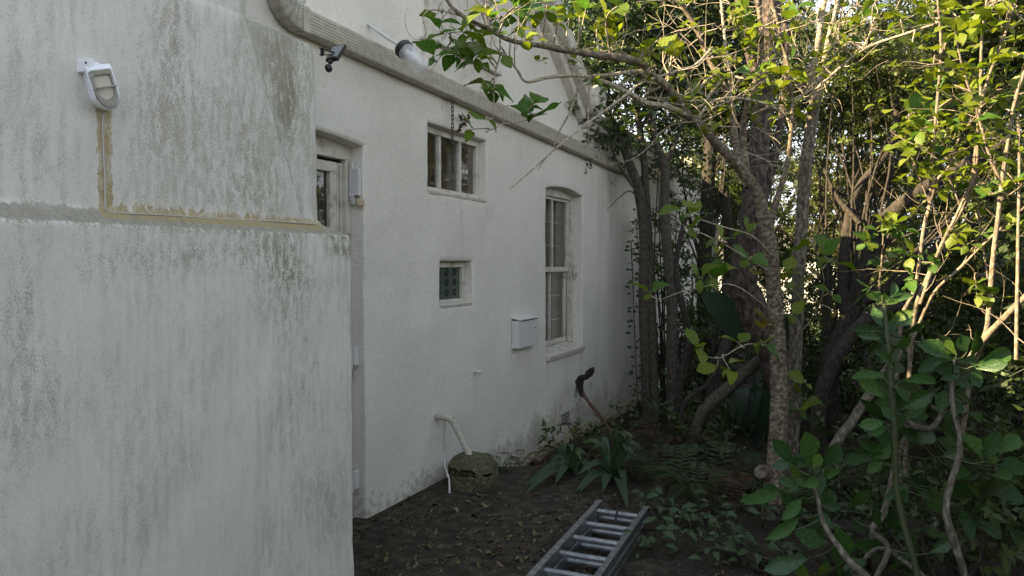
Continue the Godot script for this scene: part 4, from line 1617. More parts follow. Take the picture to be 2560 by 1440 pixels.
# clusters of young leaves at places of the photograph, each on a twig of its own
func young_clusters(tree: Node3D, skeleton: Array, spots: Array, leaves_each: Vector2i, size: Vector2, wood: Material, twigs: Shape) -> int:
	var made := 0
	var flat := []
	for e in skeleton:
		flat.append([project(e[0]), e[0]])
	for s in spots:
		var here := Vector2(s[0], s[1])
		var best: Array = flat[0]
		var far := 1e9
		for e in flat:
			var d: float = here.distance_to(e[0]) + (60.0 if e[0].y < here.y - 10 and here.y < 420 else 0.0)
			if d < far:
				far = d
				best = e
		var root: Vector3 = best[1]
		var depth := -root.z + rng.randf_range(-0.14, 0.12)
		if s.size() > 3:
			depth = s[3]
		var c := P(s[0], s[1], depth)
		var mid := root.lerp(c, 0.5) + Vector3(rng.randf_range(-0.05, 0.05), rng.randf_range(-0.02, 0.06), rng.randf_range(-0.05, 0.05))
		limb(twigs, [[root, 0.0045], [mid, 0.0035], [c, 0.0022]], 4, 5)
		var n := rng.randi_range(leaves_each.x, leaves_each.y)
		var out := (c - mid).normalized()
		for k in n:
			var a := TAU * k / n + rng.randf()
			var side := out.cross(Vector3.UP + Vector3(0.1, 0, 0.2)).normalized()
			var d := (out * rng.randf_range(0.1, 0.7) + side * cos(a) + side.cross(out) * sin(a) * 0.8 + Vector3.DOWN * rng.randf_range(-0.3, 0.25)).normalized()
			var l := rng.randf_range(size.x, size.y) * (0.55 if k == n - 1 else 1.0)
			var b := c - out * rng.randf_range(0.0, 0.035) + d * 0.008
			var up := Vector3(rng.randf_range(-0.6, 0.6), 1.0, rng.randf_range(-0.2, 0.9))
			var pick: int = s[2] if s.size() > 2 and s[2] >= 0 else [0, 0, 1, 2][rng.randi() % 4]
			copy_mesh("leaf", leaf_young[rng.randi() % 3], leaf_mats[pick], leaf_at(b, b + d * l, l, up), tree)
			made += 1
	return made

# the many smaller leaves and opening buds beyond those that can be told apart
func small_young(tree: Node3D, skeleton: Array, count: int, from_y: float, reach: float) -> void:
	var xs := []
	var cols := []
	while xs.size() < count:
		var e: Array = skeleton[rng.randi() % skeleton.size()]
		var p: Vector3 = e[0]
		var seen := project(p)
		if p.y < from_y or e[1] > 0.03 or (seen.x < 1500 and seen.y > 150) or seen.x < 1180:
			continue
		var c := p + Vector3(rng.randfn(), rng.randfn() * 0.8 + 0.25, rng.randfn()) * reach
		for j in 4:
			var d := Vector3(rng.randf_range(-1, 1), rng.randf_range(-0.3, 0.6), rng.randf_range(-1, 1)).normalized()
			var l := rng.randf_range(0.03, 0.07)
			var b := c + d * 0.012
			xs.append(leaf_at(b, b + d * l, l, Vector3(rng.randf_range(-0.6, 0.6), 1.0, rng.randf_range(-0.3, 0.9))))
			var k := rng.randf_range(0.75, 1.2)
			cols.append(Color(k * rng.randf_range(0.85, 1.1), k, k))
	swarm("small_leaves", leaf_young[0], leaf_mats[1], xs, cols, tree)

func bare_twigs(st: Shape, skeleton: Array, count: int, length: Vector2, thick: float, from_y: float) -> void:
	for k in count:
		var e: Array = skeleton[rng.randi() % skeleton.size()]
		var p: Vector3 = e[0]
		if p.y < from_y:
			continue
		var seen := project(p)
		if seen.x < 1200 or (seen.x < 1520 and seen.y > 175):
			continue
		var d := Vector3(rng.randf_range(-1, 1), rng.randf_range(-0.3, 1.0), rng.randf_range(-1, 0.8)).normalized()
		var l := rng.randf_range(length.x, length.y)
		var pts := [[p, thick]]
		var q := p
		var n := 4
		for j in n:
			d = (d + Vector3(rng.randf_range(-0.5, 0.5), rng.randf_range(-0.3, 0.45), rng.randf_range(-0.5, 0.5))).normalized()
			q += d * l / n
			pts.append([q, thick * (1.0 - 0.8 * (j + 1) / n)])
			if rng.randf() < 0.6:
				var e2 := (d + Vector3(rng.randf_range(-1, 1), rng.randf_range(-0.6, 0.6), rng.randf_range(-1, 1))).normalized()
				limb(st, [[q, thick * 0.5], [q + e2 * l * 0.15, thick * 0.4], [q + e2 * l * 0.3 + Vector3(0, rng.randf_range(-0.03, 0.03), 0), thick * 0.2]], 2, 4)
		limb(st, pts, 2, 5)

# ---------------------------------------------------------------- the young-leaved tree before the house
func build_young_tree() -> void:
	make_young_leaves()
	var pale := bark("pale_bark", [[0.25, 0.12, 0.09, 0.062], [0.42, 0.27, 0.22, 0.16], [0.6, 0.39, 0.335, 0.25], [0.8, 0.50, 0.46, 0.37]], 3.2, 0.2, 111)
	var brown := bark("brown_bark", [[0.25, 0.04, 0.026, 0.018], [0.5, 0.09, 0.062, 0.042], [0.68, 0.14, 0.105, 0.072], [0.82, 0.2, 0.175, 0.13]], 3.0, 0.9, 112)
	brown.uv1_scale = Vector3(2.0, 3.2, 2.0)
	brown.heightmap_scale = 0.35
	pale.uv1_scale = Vector3(4.0, 4.0, 4.0)
	var mixed := bark("trunk_bark", [[0.22, 0.045, 0.033, 0.023], [0.4, 0.115, 0.086, 0.06], [0.6, 0.19, 0.15, 0.108], [0.78, 0.32, 0.29, 0.225]], 2.6, 0.2, 114)
	mixed.uv1_scale = Vector3(2.4, 2.9, 2.4)
	var foot := ground_at(P(1925, 1400, 4.38))
	var tree := thing("young_leaf_tree", foot, "crooked tree with bright spring leaves, its bough reaching to the house", "tree")
	var sk := []
	var st := Shape.new()
	var trunk := [[1922, 1470, 4.38, 0.085], [1928, 1400, 4.38, 0.074], [1932, 1280, 4.4, 0.064], [1942, 1130, 4.43, 0.056], [1948, 1000, 4.45, 0.052], [1944, 860, 4.45, 0.047], [1936, 740, 4.45, 0.045], [1925, 620, 4.43, 0.044], [1905, 530, 4.4, 0.041]]
	remember(sk, limb(st, px_limb(trunk), 6, 14, 0.05))
	st.lathe(P(1905, 1180, 4.36), P(1885, 1170, 4.2) - P(1930, 1185, 4.4), [Vector2(0.05, -0.06), Vector2(0.045, 0.0), Vector2(0.04, 0.02), Vector2(0.02, 0.014), Vector2(0, 0.01)], 12)
	part("trunk", st, mixed, tree)
	st = Shape.new()
	remember(sk, limb(st, px_limb([[1910, 545, 4.41, 0.0376], [1890, 475, 4.38, 0.0332], [1860, 435, 4.33, 0.0304], [1825, 390, 4.27, 0.0289], [1787, 355, 4.2, 0.0267], [1755, 315, 4.13, 0.0246], [1720, 287, 4.08, 0.0231], [1685, 237, 4.0, 0.0217], [1655, 205, 3.95, 0.0210], [1622, 185, 3.9, 0.0202], [1608, 162, 3.87, 0.0202], [1567, 147, 3.82, 0.0195], [1480, 135, 3.72, 0.0174], [1410, 125, 3.64, 0.0159], [1355, 115, 3.58, 0.0130], [1290, 105, 3.52, 0.0108], [1255, 92, 3.48, 0.0105], [1215, 70, 3.45, 0.0092], [1165, 45, 3.42, 0.0084], [1125, 12, 3.4, 0.0076], [1095, -40, 3.38, 0.0050]]), 4, 10, 0.10))
	var bough := part("bough", st, mixed, tree)
	bough.set_meta("label", "long pale bough arching over toward the house")
	for l in [
		[[1712, 284, 4.06, 0.0174], [1670, 267, 4.0, 0.0159], [1615, 257, 3.94, 0.0144], [1580, 237, 3.9, 0.0130], [1530, 212, 3.85, 0.0115], [1480, 195, 3.8, 0.0118], [1440, 188, 3.75, 0.0101], [1368, 194, 3.66, 0.0084], [1316, 205, 3.6, 0.0067], [1293, 175, 3.57, 0.0059], [1269, 142, 3.54, 0.0050], [1250, 113, 3.5, 0.0042]],
		[[1618, 182, 3.9, 0.0130], [1580, 178, 3.86, 0.0109], [1540, 185, 3.82, 0.0101], [1480, 190, 3.78, 0.0084]],
		[[1250, 100, 3.48, 0.0050], [1249, 142, 3.46, 0.0042], [1238, 184, 3.44, 0.0042], [1234, 255, 3.42, 0.0029], [1231, 300, 3.42, 0.0025]],
		[[1234, 255, 3.42, 0.0025], [1258, 285, 3.42, 0.0025], [1256, 310, 3.42, 0.0024], [1215, 330, 3.4, 0.0021]],
		[[1256, 310, 3.42, 0.0024], [1300, 305, 3.45, 0.0021], [1340, 290, 3.47, 0.0018]],
		[[1780, 120, 4.3, 0.0092], [1740, 162, 4.1, 0.0084], [1690, 178, 4.0, 0.0076], [1605, 207, 3.85, 0.0067], [1555, 245, 3.75, 0.0063], [1480, 300, 3.65, 0.0055], [1400, 362, 3.55, 0.0046], [1330, 425, 3.48, 0.0038], [1275, 472, 3.42, 0.0025]],
		[[1400, 362, 3.55, 0.0034], [1365, 395, 3.5, 0.0034], [1345, 425, 3.5, 0.0017]],
		[[1475, 196, 3.79, 0.0059], [1472, 235, 3.8, 0.0050], [1470, 290, 3.8, 0.0042], [1472, 345, 3.8, 0.0025]],
		[[1448, 189, 3.75, 0.0076], [1440, 240, 3.8, 0.0067], [1420, 290, 3.82, 0.0059], [1395, 335, 3.85, 0.0042], [1385, 365, 3.85, 0.0025]],
		[[1255, 92, 3.48, 0.0059], [1215, 38, 3.5, 0.0042], [1185, -10, 3.5, 0.0034]],
		[[1175, 48, 3.43, 0.0050], [1120, 30, 3.42, 0.0042], [1075, 25, 3.4, 0.0034], [1057, 45, 3.38, 0.0025], [1065, 85, 3.38, 0.0021], [1042, 100, 3.38, 0.0017], [1020, 80, 3.38, 0.0015], [1012, 45, 3.38, 0.0013], [1020, 18, 3.38, 0.0008]],
		[[1125, 22, 3.42, 0.0034], [1100, 60, 3.42, 0.0025], [1128, 95, 3.42, 0.0025], [1102, 140, 3.42, 0.0021], [1058, 205, 3.42, 0.0013]],
		[[1855, 425, 4.33, 0.0246], [1838, 350, 4.36, 0.0224], [1830, 275, 4.38, 0.0217], [1812, 220, 4.4, 0.0202], [1792, 187, 4.4, 0.0187], [1772, 145, 4.4, 0.0174], [1750, 95, 4.4, 0.0151], [1728, 50, 4.4, 0.0138], [1690, -5, 4.4, 0.0123], [1650, -60, 4.4, 0.0118]],
		[[1830, 290, 4.4, 0.0123], [1823, 200, 4.42, 0.0108], [1815, 125, 4.44, 0.0109], [1808, 60, 4.46, 0.0092], [1800, -30, 4.48, 0.0076]],
		[[1870, 470, 4.4, 0.0231], [1858, 340, 4.5, 0.0217], [1870, 250, 4.55, 0.0202], [1890, 200, 4.58, 0.0187], [1904, 140, 4.6, 0.0166], [1902, 70, 4.6, 0.0151], [1893, 0, 4.6, 0.0130], [1885, -60, 4.6, 0.0108]],
		[[1922, 575, 4.43, 0.0231], [1942, 500, 4.4, 0.0202], [1966, 420, 4.38, 0.0159], [1976, 350, 4.37, 0.0130], [1980, 258, 4.36, 0.0108], [1970, 172, 4.35, 0.0109], [1950, 80, 4.34, 0.0101], [1935, 20, 4.33, 0.0092], [1920, -40, 4.33, 0.0076]],
		[[1800, 205, 4.4, 0.0092], [1775, 235, 4.3, 0.0084], [1760, 260, 4.25, 0.0076], [1740, 270, 4.2, 0.0067]],
		[[1790, 190, 4.4, 0.0101], [1765, 200, 4.33, 0.0084], [1745, 232, 4.3, 0.0050]],
		[[1818, 175, 4.42, 0.0084], [1850, 195, 4.35, 0.0076], [1890, 190, 4.3, 0.0059], [1915, 180, 4.28, 0.0042]],
		[[1740, 300, 4.1, 0.0076], [1780, 255, 4.15, 0.0084], [1840, 245, 4.2, 0.0084], [1920, 262, 4.25, 0.0076], [1965, 290, 4.3, 0.0050]],
		[[1700, 250, 4.05, 0.0101], [1640, 245, 4.05, 0.0084], [1612, 240, 4.05, 0.0067], [1655, 215, 4.0, 0.0067], [1675, 195, 4.0, 0.0050]],
		[[1640, 340, 4.2, 0.0050], [1700, 305, 4.15, 0.0050], [1790, 315, 4.2, 0.0050], [1850, 318, 4.25, 0.0042]],
		[[1930, 640, 4.4, 0.0059], [1880, 590, 4.25, 0.0050], [1800, 565, 4.15, 0.0042], [1710, 535, 4.1, 0.0034]],
		[[1925, 680, 4.4, 0.0050], [1860, 640, 4.2, 0.0042], [1790, 600, 4.1, 0.0042], [1700, 560, 4.1, 0.0025]],
		[[1940, 790, 4.42, 0.0050], [1880, 740, 4.2, 0.0042], [1820, 710, 4.1, 0.0034], [1720, 725, 4.0, 0.0025], [1650, 750, 3.95, 0.0017]],
		[[1955, 870, 4.4, 0.0042], [1870, 860, 4.2, 0.0034], [1800, 895, 4.1, 0.0029], [1750, 885, 4.05, 0.0017]]]:
		st = Shape.new()
		remember(sk, limb(st, px_limb(l), 4, 8 if l[0][3] > 0.015 else 6, 0.09))
		part("branch", st, mixed if l[0][3] > 0.02 else pale, tree)
	# stumps of dead twigs and thin side shoots: too many and too thin to count
	st = Shape.new()
	bare_twigs(st, sk.slice(60), 190, Vector2(0.15, 0.5), 0.0038, 1.9)
	var spots := [[1094, 35], [1101, 57, 2], [1099, 76, 2], [1111, 97, 0], [1092, 118, 2], [1087, 142, 2], [1191, 80, 0], [1163, 80, 0], [1146, 142, 2], [1184, 142, 0], [1200, 156, 2], [1163, 116, 0], [1208, 35, 0], [1234, 47], [1243, 87], [1236, 10], [1278, 42, 2], [1295, 17], [1326, 24], [1368, 12], [1330, 73, 1], [1420, 45, 1], [1467, 12], [1255, 139, 0], [1224, 215, 0], [1234, 229, 2], [1220, 297, 0], [1179, 323, 0], [1338, 257, 2], [1342, 283, 2], [1319, 288, 2],
		[1520, 55, 1], [1530, 82, 1], [1510, 105, 1], [1607, 120, 1], [1635, 130, 1], [1660, 120], [1700, 142, 1], [1592, 5], [1562, 30], [1680, 8], [1735, 8], [1722, 55], [1750, 75, 1], [1790, 85, 1], [1830, 15], [1835, 37, 1], [1837, 70, 1], [1855, 30], [1790, 145, 1], [1905, 90], [1875, 75], [1875, 180], [1867, 105], [1935, 187], [1965, 192, 1], [1987, 202, 1], [1942, 222, 1], [1895, 235], [1842, 227], [1980, 115], [1970, 8], [1967, 25], [1980, 47], [1735, 250, 1], [1935, 302, 1], [1950, 295, 1], [1872, 290, 1], [1880, 135], [1450, 30], [1395, 60], [1645, 20], [1550, 12],
		[1704, 521], [1737, 529], [1729, 571], [1800, 596], [1787, 625], [1862, 579], [1871, 646], [1917, 646], [1962, 633], [1971, 679], [1892, 679, 3], [1992, 721], [1917, 812, 3], [1908, 867], [1842, 854], [1746, 696], [1783, 692], [1800, 679], [1625, 729], [1792, 921], [1825, 925], [1746, 867], [1983, 787]]
	young_clusters(tree, sk, spots, Vector2i(2, 4), Vector2(0.08, 0.14), pale, st)
	part("twigs", st, pale, tree).set_meta("kind", "stuff")
	small_young(tree, sk, 420, 2.3, 0.16)

	# second stem just behind, forking high up
	foot = ground_at(P(1975, 1290, 4.75))
	var two := thing("forked_tree", foot, "slim straight grey-barked tree forking high, behind the crooked tree", "tree")
	var grey := bark("grey_bark", [[0.25, 0.055, 0.045, 0.035], [0.5, 0.12, 0.10, 0.078], [0.7, 0.20, 0.175, 0.135], [0.85, 0.32, 0.30, 0.25]], 3.4, 0.3, 113)
	sk = []
	st = Shape.new()
	remember(sk, limb(st, px_limb([[1966, 1360, 4.75, 0.0546], [1972, 1220, 4.75, 0.0454], [1982, 1083, 4.75, 0.0420], [1988, 917, 4.75, 0.0412], [1992, 792, 4.75, 0.0403], [2000, 620, 4.75, 0.0395], [2010, 473, 4.75, 0.0403], [2023, 344, 4.75, 0.0378], [2040, 241, 4.75, 0.0353]]), 5, 12, 0.05))
	part("trunk", st, grey, two)
	for l in [
		[[2036, 255, 4.75, 0.0269], [2030, 190, 4.72, 0.0218], [2041, 129, 4.7, 0.0202], [2052, 60, 4.68, 0.0185], [2063, -10, 4.66, 0.0168], [2075, -80, 4.64, 0.0134]],
		[[2042, 250, 4.75, 0.0235], [2056, 180, 4.8, 0.0185], [2070, 100, 4.84, 0.0151], [2090, 20, 4.88, 0.0126], [2105, -50, 4.9, 0.0101]],
		[[2015, 250, 4.7, 0.0084], [2060, 205, 4.55, 0.0092], [2157, 125, 4.4, 0.0084], [2260, 86, 4.25, 0.0076], [2370, 50, 4.15, 0.0067], [2450, 26, 4.1, 0.0050], [2520, -10, 4.05, 0.0034]],
		[[2030, 222, 4.7, 0.0076], [1990, 245, 4.6, 0.0067], [1930, 265, 4.5, 0.0059], [1880, 285, 4.4, 0.0042]],
		[[2023, 215, 4.72, 0.0076], [2008, 150, 4.7, 0.0059], [1990, 140, 4.68, 0.0050], [1950, 145, 4.66, 0.0042], [1925, 148, 4.64, 0.0034]],
		[[2094, 165, 4.5, 0.0042], [2085, 110, 4.5, 0.0034], [2110, 60, 4.5, 0.0025], [2150, 5, 4.5, 0.0017]],
		[[2150, 130, 4.42, 0.0042], [2180, 80, 4.4, 0.0034], [2230, 35, 4.4, 0.0025], [2250, 0, 4.4, 0.0017]],
		[[1985, 850, 4.75, 0.0042], [2040, 780, 4.4, 0.0034], [2060, 700, 4.2, 0.0025], [2030, 600, 4.1, 0.0017]]]:
		st = Shape.new()
		remember(sk, limb(st, px_limb(l), 4, 8, 0.08))
		part("branch", st, pale, two)
	st = Shape.new()
	bare_twigs(st, sk.slice(20), 90, Vector2(0.15, 0.5), 0.0035, 2.0)
	spots = [[2017, 290, 1], [2042, 17], [2084, 56, 1], [2204, 47, 1], [2252, 56], [2290, 125, 1], [2180, 20], [2330, 45], [2012, 958], [1987, 979], [2017, 1000], [1996, 1025], [2060, 640], [2030, 690, 3], [2075, 740], [2100, 660], [2045, 610], [2090, 790, 3], [2120, 90], [2150, 60]]
	young_clusters(two, sk, spots, Vector2i(2, 4), Vector2(0.08, 0.13), pale, st)
	part("twigs", st, pale, two).set_meta("kind", "stuff")
	small_young(two, sk, 260, 2.2, 0.18)

# ---------------------------------------------------------------- the sunlit wand-stemmed shrub on the right
func build_wand_shrub() -> void:
	var tan_bark := bark("tan_bark", [[0.25, 0.11, 0.085, 0.058], [0.5, 0.20, 0.16, 0.115], [0.75, 0.29, 0.245, 0.185]], 4.0, 0.3, 121)
	var foot := ground_at(P(2330, 1330, 3.75))
	var o := thing("wand_shrub", foot, "tall shrub of tan wand-like stems with lime green young leaves", "shrub")
	var sk := []
	for l in [
		[[2255, 1250, 3.75, 0.0112], [2240, 1000, 3.78, 0.0104], [2254, 800, 3.8, 0.0104], [2288, 719, 3.78, 0.0100], [2310, 567, 3.75, 0.0096], [2324, 511, 3.74, 0.0092], [2330, 400, 3.72, 0.0080], [2345, 232, 3.7, 0.0072], [2352, 110, 3.68, 0.0056], [2344, 0, 3.66, 0.0048], [2340, -70, 3.65, 0.0032]],
		[[2324, 511, 3.74, 0.0084], [2343, 450, 3.72, 0.0080], [2370, 420, 3.7, 0.0064], [2400, 340, 3.68, 0.0048], [2440, 290, 3.66, 0.0040]],
		[[2262, 1180, 3.74, 0.0120], [2272, 950, 3.72, 0.0112], [2285, 790, 3.7, 0.0112], [2310, 714, 3.68, 0.0108], [2360, 606, 3.64, 0.0104], [2404, 525, 3.6, 0.0096], [2429, 478, 3.58, 0.0088], [2436, 400, 3.56, 0.0080], [2450, 280, 3.54, 0.0072], [2454, 108, 3.52, 0.0064], [2467, 0, 3.5, 0.0048], [2472, -60, 3.5, 0.0032]],
		[[2300, 760, 3.66, 0.0080], [2350, 620, 3.62, 0.0080], [2395, 530, 3.58, 0.0072], [2440, 420, 3.56, 0.0072], [2446, 297, 3.52, 0.0068], [2471, 194, 3.5, 0.0064], [2514, 82, 3.48, 0.0056], [2540, 0, 3.46, 0.0040], [2560, -60, 3.46, 0.0032]],
		[[2400, 1150, 3.5, 0.0128], [2425, 950, 3.46, 0.0120], [2462, 840, 3.42, 0.0116], [2471, 790, 3.41, 0.0112], [2482, 650, 3.4, 0.0108], [2496, 539, 3.38, 0.0100], [2504, 458, 3.37, 0.0096], [2519, 361, 3.35, 0.0080], [2536, 258, 3.33, 0.0072], [2560, 181, 3.32, 0.0064], [2600, 60, 3.3, 0.0048]],
		[[2504, 458, 3.37, 0.0072], [2477, 400, 3.37, 0.0068], [2445, 288, 3.36, 0.0064], [2407, 172, 3.35, 0.0048], [2390, 90, 3.35, 0.0032]],
		[[2430, 890, 3.44, 0.0160], [2468, 839, 3.38, 0.0152], [2520, 785, 3.3, 0.0144], [2565, 740, 3.24, 0.0136], [2620, 690, 3.2, 0.0128]],
		[[2270, 880, 3.72, 0.0080], [2330, 740, 3.65, 0.0072], [2400, 670, 3.6, 0.0072], [2470, 600, 3.55, 0.0056], [2560, 520, 3.5, 0.0048]],
		[[2404, 525, 3.6, 0.0048], [2370, 440, 3.6, 0.0040], [2345, 400, 3.6, 0.0032], [2290, 360, 3.6, 0.0024]],
		[[2324, 511, 3.74, 0.0040], [2290, 420, 3.74, 0.0032], [2270, 360, 3.75, 0.0028], [2262, 300, 3.76, 0.0016]],
		[[2360, 606, 3.64, 0.0040], [2340, 560, 3.64, 0.0032], [2335, 520, 3.62, 0.0024]],
		[[2505, 500, 3.37, 0.0048], [2530, 470, 3.36, 0.0040], [2560, 440, 3.35, 0.0032]],
		[[2250, 900, 3.8, 0.0064], [2200, 760, 3.9, 0.0056], [2205, 640, 3.92, 0.0040], [2210, 560, 3.92, 0.0024]],
		[[2470, 700, 3.6, 0.0048], [2450, 560, 3.62, 0.0048], [2440, 430, 3.6, 0.0032]],
		[[2540, 900, 3.2, 0.0080], [2545, 600, 3.3, 0.0072], [2548, 400, 3.35, 0.0056], [2540, 200, 3.4, 0.0040]]]:
		var st := Shape.new()
		remember(sk, limb(st, px_limb(l), 4, 8, 0.07))
		part("stem", st, tan_bark, o)
	var tw := Shape.new()
	bare_twigs(tw, sk, 70, Vector2(0.12, 0.4), 0.003, 1.0)
	var spots := [[2364, 26, 1], [2385, 82, 1], [2359, 129, 1], [2334, 176, 1], [2355, 202], [2385, 176, 1], [2441, 172], [2433, 116, 1], [2488, 30, 1], [2540, 65, 1], [2544, 17], [2497, 159], [2532, 151, 1], [2286, 254, 1], [2290, 280], [2325, 284], [2355, 297, 1], [2394, 310], [2273, 310], [2299, 327], [2256, 353], [2303, 370], [2346, 383, 2], [2506, 275, 1], [2506, 297], [2532, 375, 1], [2490, 258], [2549, 340, 1], [2269, 400, 1], [2278, 443, 1], [2321, 430], [2394, 452, 1], [2389, 478], [2420, 422, 1], [2458, 465], [2476, 482], [2398, 585, 1], [2454, 542], [2204, 560, 1], [2230, 568], [2170, 603], [2256, 577, 2], [2166, 608, 2], [2210, 556, 1], [2196, 578], [2241, 567], [2199, 661, 2], [2238, 650, 2], [2277, 642], [2271, 700, 2], [2171, 728, 2], [2399, 589, 1], [2418, 611], [2460, 586], [2379, 633, 1], [2329, 656, 2], [2454, 736], [2493, 744], [2438, 714], [2410, 20, 1], [2450, 60], [2515, 110, 1], [2470, 330], [2550, 230, 1], [2420, 230, 1], [2380, 250], [2540, 460], [2535, 560], [2480, 400]]
	young_clusters(o, sk, spots, Vector2i(3, 6), Vector2(0.05, 0.105), tan_bark, tw)
	part("twigs", tw, tan_bark, o).set_meta("kind", "stuff")
	small_young(o, sk, 380, 1.95, 0.13)

# ---------------------------------------------------------------- the broad glossy shrub in the foreground
func build_glossy_shrub() -> void:
	var pale := M["grey_bark"] as Material
	var green_stem := grained("green_stem", [[0.3, 0.03, 0.04, 0.015], [0.7, 0.06, 0.075, 0.03]], 0.03, 5.0, 0.5, 0.0, 131)
	var shapes := [
		leaf_shape([0.05, 0.18, 0.36, 0.56, 0.75, 0.90, 0.98, 0.95, 0.78, 0.46, 0.03], 0.25, 0.12, 0.02, 1.45, Color.WHITE, 0.05),
		leaf_shape([0.05, 0.16, 0.33, 0.54, 0.76, 0.93, 1.0, 0.97, 0.82, 0.5, 0.03], 0.38, 0.25, 0.035, 1.45, Color.WHITE, 0.06),
		leaf_shape([0.05, 0.2, 0.42, 0.64, 0.83, 0.96, 0.98, 0.9, 0.7, 0.4, 0.03], 0.15, -0.08, 0.04, 1.45, Color.WHITE, 0.05)]
	var mats := [leafy("glossy_leaf", C(0.092, 0.20, 0.055), C(0.45, 0.5, 0.2), 0.28), leafy("glossy_leaf_shaded", C(0.06, 0.135, 0.048), C(0.35, 0.4, 0.15), 0.26), leafy("glossy_leaf_young", C(0.14, 0.25, 0.045), C(0.7, 0.8, 0.3), 0.34), leafy("glossy_leaf_olive", C(0.055, 0.095, 0.028), C(0.45, 0.45, 0.15), 0.4)]  # the dark copy has shade put into its colour, for inner leaves
	for q in mats:
		veined(q)
		q.metallic_specular = 0.42
	# leaves as [foot x, foot y, tip x, tip y, width] in a window of the photograph whose corner is (1800, 700), 1.946 to one
	var plants := [
		["broad glossy-leaved shrub with a rosette before the crooked trunk", 3.15, [[2180, 1470, 2.95, 0.018], [2120, 1400, 3.0, 0.015], [2060, 1310, 3.08, 0.011], [2045, 1250, 3.12, 0.010], [2025, 1190, 3.15, 0.008]],
			[[375, 905, 235, 770, 78, 1], [435, 905, 425, 745, 118, 0], [490, 920, 585, 810, 92, 1], [455, 920, 482, 842, 55, 2], [375, 1000, 492, 975, 56, 0], [390, 1005, 288, 970, 54, 1], [318, 1026, 85, 1080, 64, 0], [405, 1058, 295, 1170, 62, 0], [398, 1148, 235, 1262, 66, 0], [488, 1118, 512, 1200, 76, 1], [500, 955, 562, 930, 52, 0], [350, 1210, 500, 1290, 92, 1], [580, 1440, 585, 1215, 132, 0], [440, 1350, 215, 1412, 92, 1], [440, 1440, 345, 1385, 62, 2], [480, 1445, 525, 1382, 52, 2], [400, 960, 330, 910, 40, 2], [430, 1010, 400, 1090, 46, 1], [470, 1090, 590, 1100, 60, 1]]],
		["glossy shrub with a tall dark green upright shoot", 3.0, [[2300, 1470, 2.95, 0.014], [2245, 1250, 3.0, 0.014], [2237, 1060, 3.0, 0.012], [2232, 1008, 3.0, 0.0125], [2221, 880, 3.02, 0.0115], [2211, 767, 3.05, 0.008], [2206, 740, 3.05, 0.003]],
			[[812, 455, 632, 482, 62, 0], [818, 572, 650, 484, 72, 0], [872, 492, 1072, 480, 62, 0], [862, 632, 1042, 548, 78, 0], [806, 690, 672, 712, 62, 0], [815, 212, 938, 150, 52, 2], [800, 245, 652, 236, 42, 1], [800, 282, 652, 270, 42, 1], [836, 350, 928, 262, 52, 0], [828, 262, 838, 196, 60, 1], [900, 270, 992, 195, 50, 1], [792, 118, 800, 58, 30, 2], [800, 122, 872, 95, 32, 2], [782, 106, 700, 70, 30, 2], [850, 425, 770, 340, 50, 1], [845, 690, 790, 620, 60, 1], [835, 640, 900, 720, 70, 1], [845, 520, 930, 590, 60, 1]]],
		["glossy shrub with wide whorls of leaves against the tan wands", 2.85, [[2420, 1470, 2.8, 0.014], [2365, 1285, 2.82, 0.013], [2400, 1120, 2.85, 0.011], [2380, 1000, 2.9, 0.009], [2385, 900, 2.95, 0.007]],
			[[1130, 392, 985, 300, 92, 1], [1200, 352, 1160, 268, 82, 1], [1228, 420, 1442, 338, 78, 0], [1240, 432, 1400, 405, 62, 1], [1160, 410, 1100, 480, 70, 1], [1210, 440, 1270, 520, 70, 1], [1150, 360, 1070, 300, 70, 2], [1225, 832, 1108, 742, 72, 1], [1280, 882, 1200, 745, 74, 0], [1338, 842, 1468, 754, 84, 0], [1300, 882, 1348, 724, 82, 1], [1298, 902, 1348, 845, 42, 2], [1318, 952, 1432, 940, 60, 0], [1270, 920, 1180, 960, 60, 1], [1360, 900, 1460, 880, 60, 1], [1100, 660, 1190, 600, 60, 1], [1200, 640, 1300, 690, 60, 1]]],
		["dark glossy shrub with crossing bare stems in deep shade", 3.2, [[2180, 1470, 3.15, 0.012], [2221, 1373, 3.15, 0.012], [2180, 1327, 3.18, 0.014], [2206, 1290, 3.2, 0.015], [2226, 1224, 3.22, 0.015], [2237, 1162, 3.25, 0.014], [2260, 1100, 3.3, 0.012], [2300, 1060, 3.35, 0.012]],
			[[862, 785, 758, 740, 92, 1], [900, 802, 848, 698, 84, 1], [958, 802, 1032, 728, 92, 1], [820, 842, 700, 798, 54, 1], [722, 862, 588, 882, 62, 1], [792, 880, 718, 932, 52, 0], [1000, 792, 908, 738, 82, 1], [918, 992, 828, 1052, 74, 1], [980, 1002, 1000, 1082, 62, 1], [1042, 1012, 1060, 1132, 112, 0], [1098, 1072, 1222, 978, 112, 1], [1172, 1102, 1212, 1272, 92, 1], [1222, 1072, 1382, 1132, 82, 1], [1312, 1002, 1480, 1082, 102, 1], [790, 1202, 728, 1112, 62, 1], [852, 1252, 938, 1230, 62, 1], [882, 1242, 952, 1282, 62, 1], [1010, 1332, 1132, 1262, 64, 1], [800, 1240, 760, 1320, 70, 1], [860, 1100, 900, 1030, 60, 1], [1080, 860, 1180, 830, 60, 1], [1100, 900, 1210, 900, 70, 1], [640, 1150, 700, 1230, 50, 1], [920, 1300, 860, 1390, 60, 1], [1250, 1180, 1380, 1250, 80, 1], [1400, 1200, 1479, 1290, 80, 1]]]]
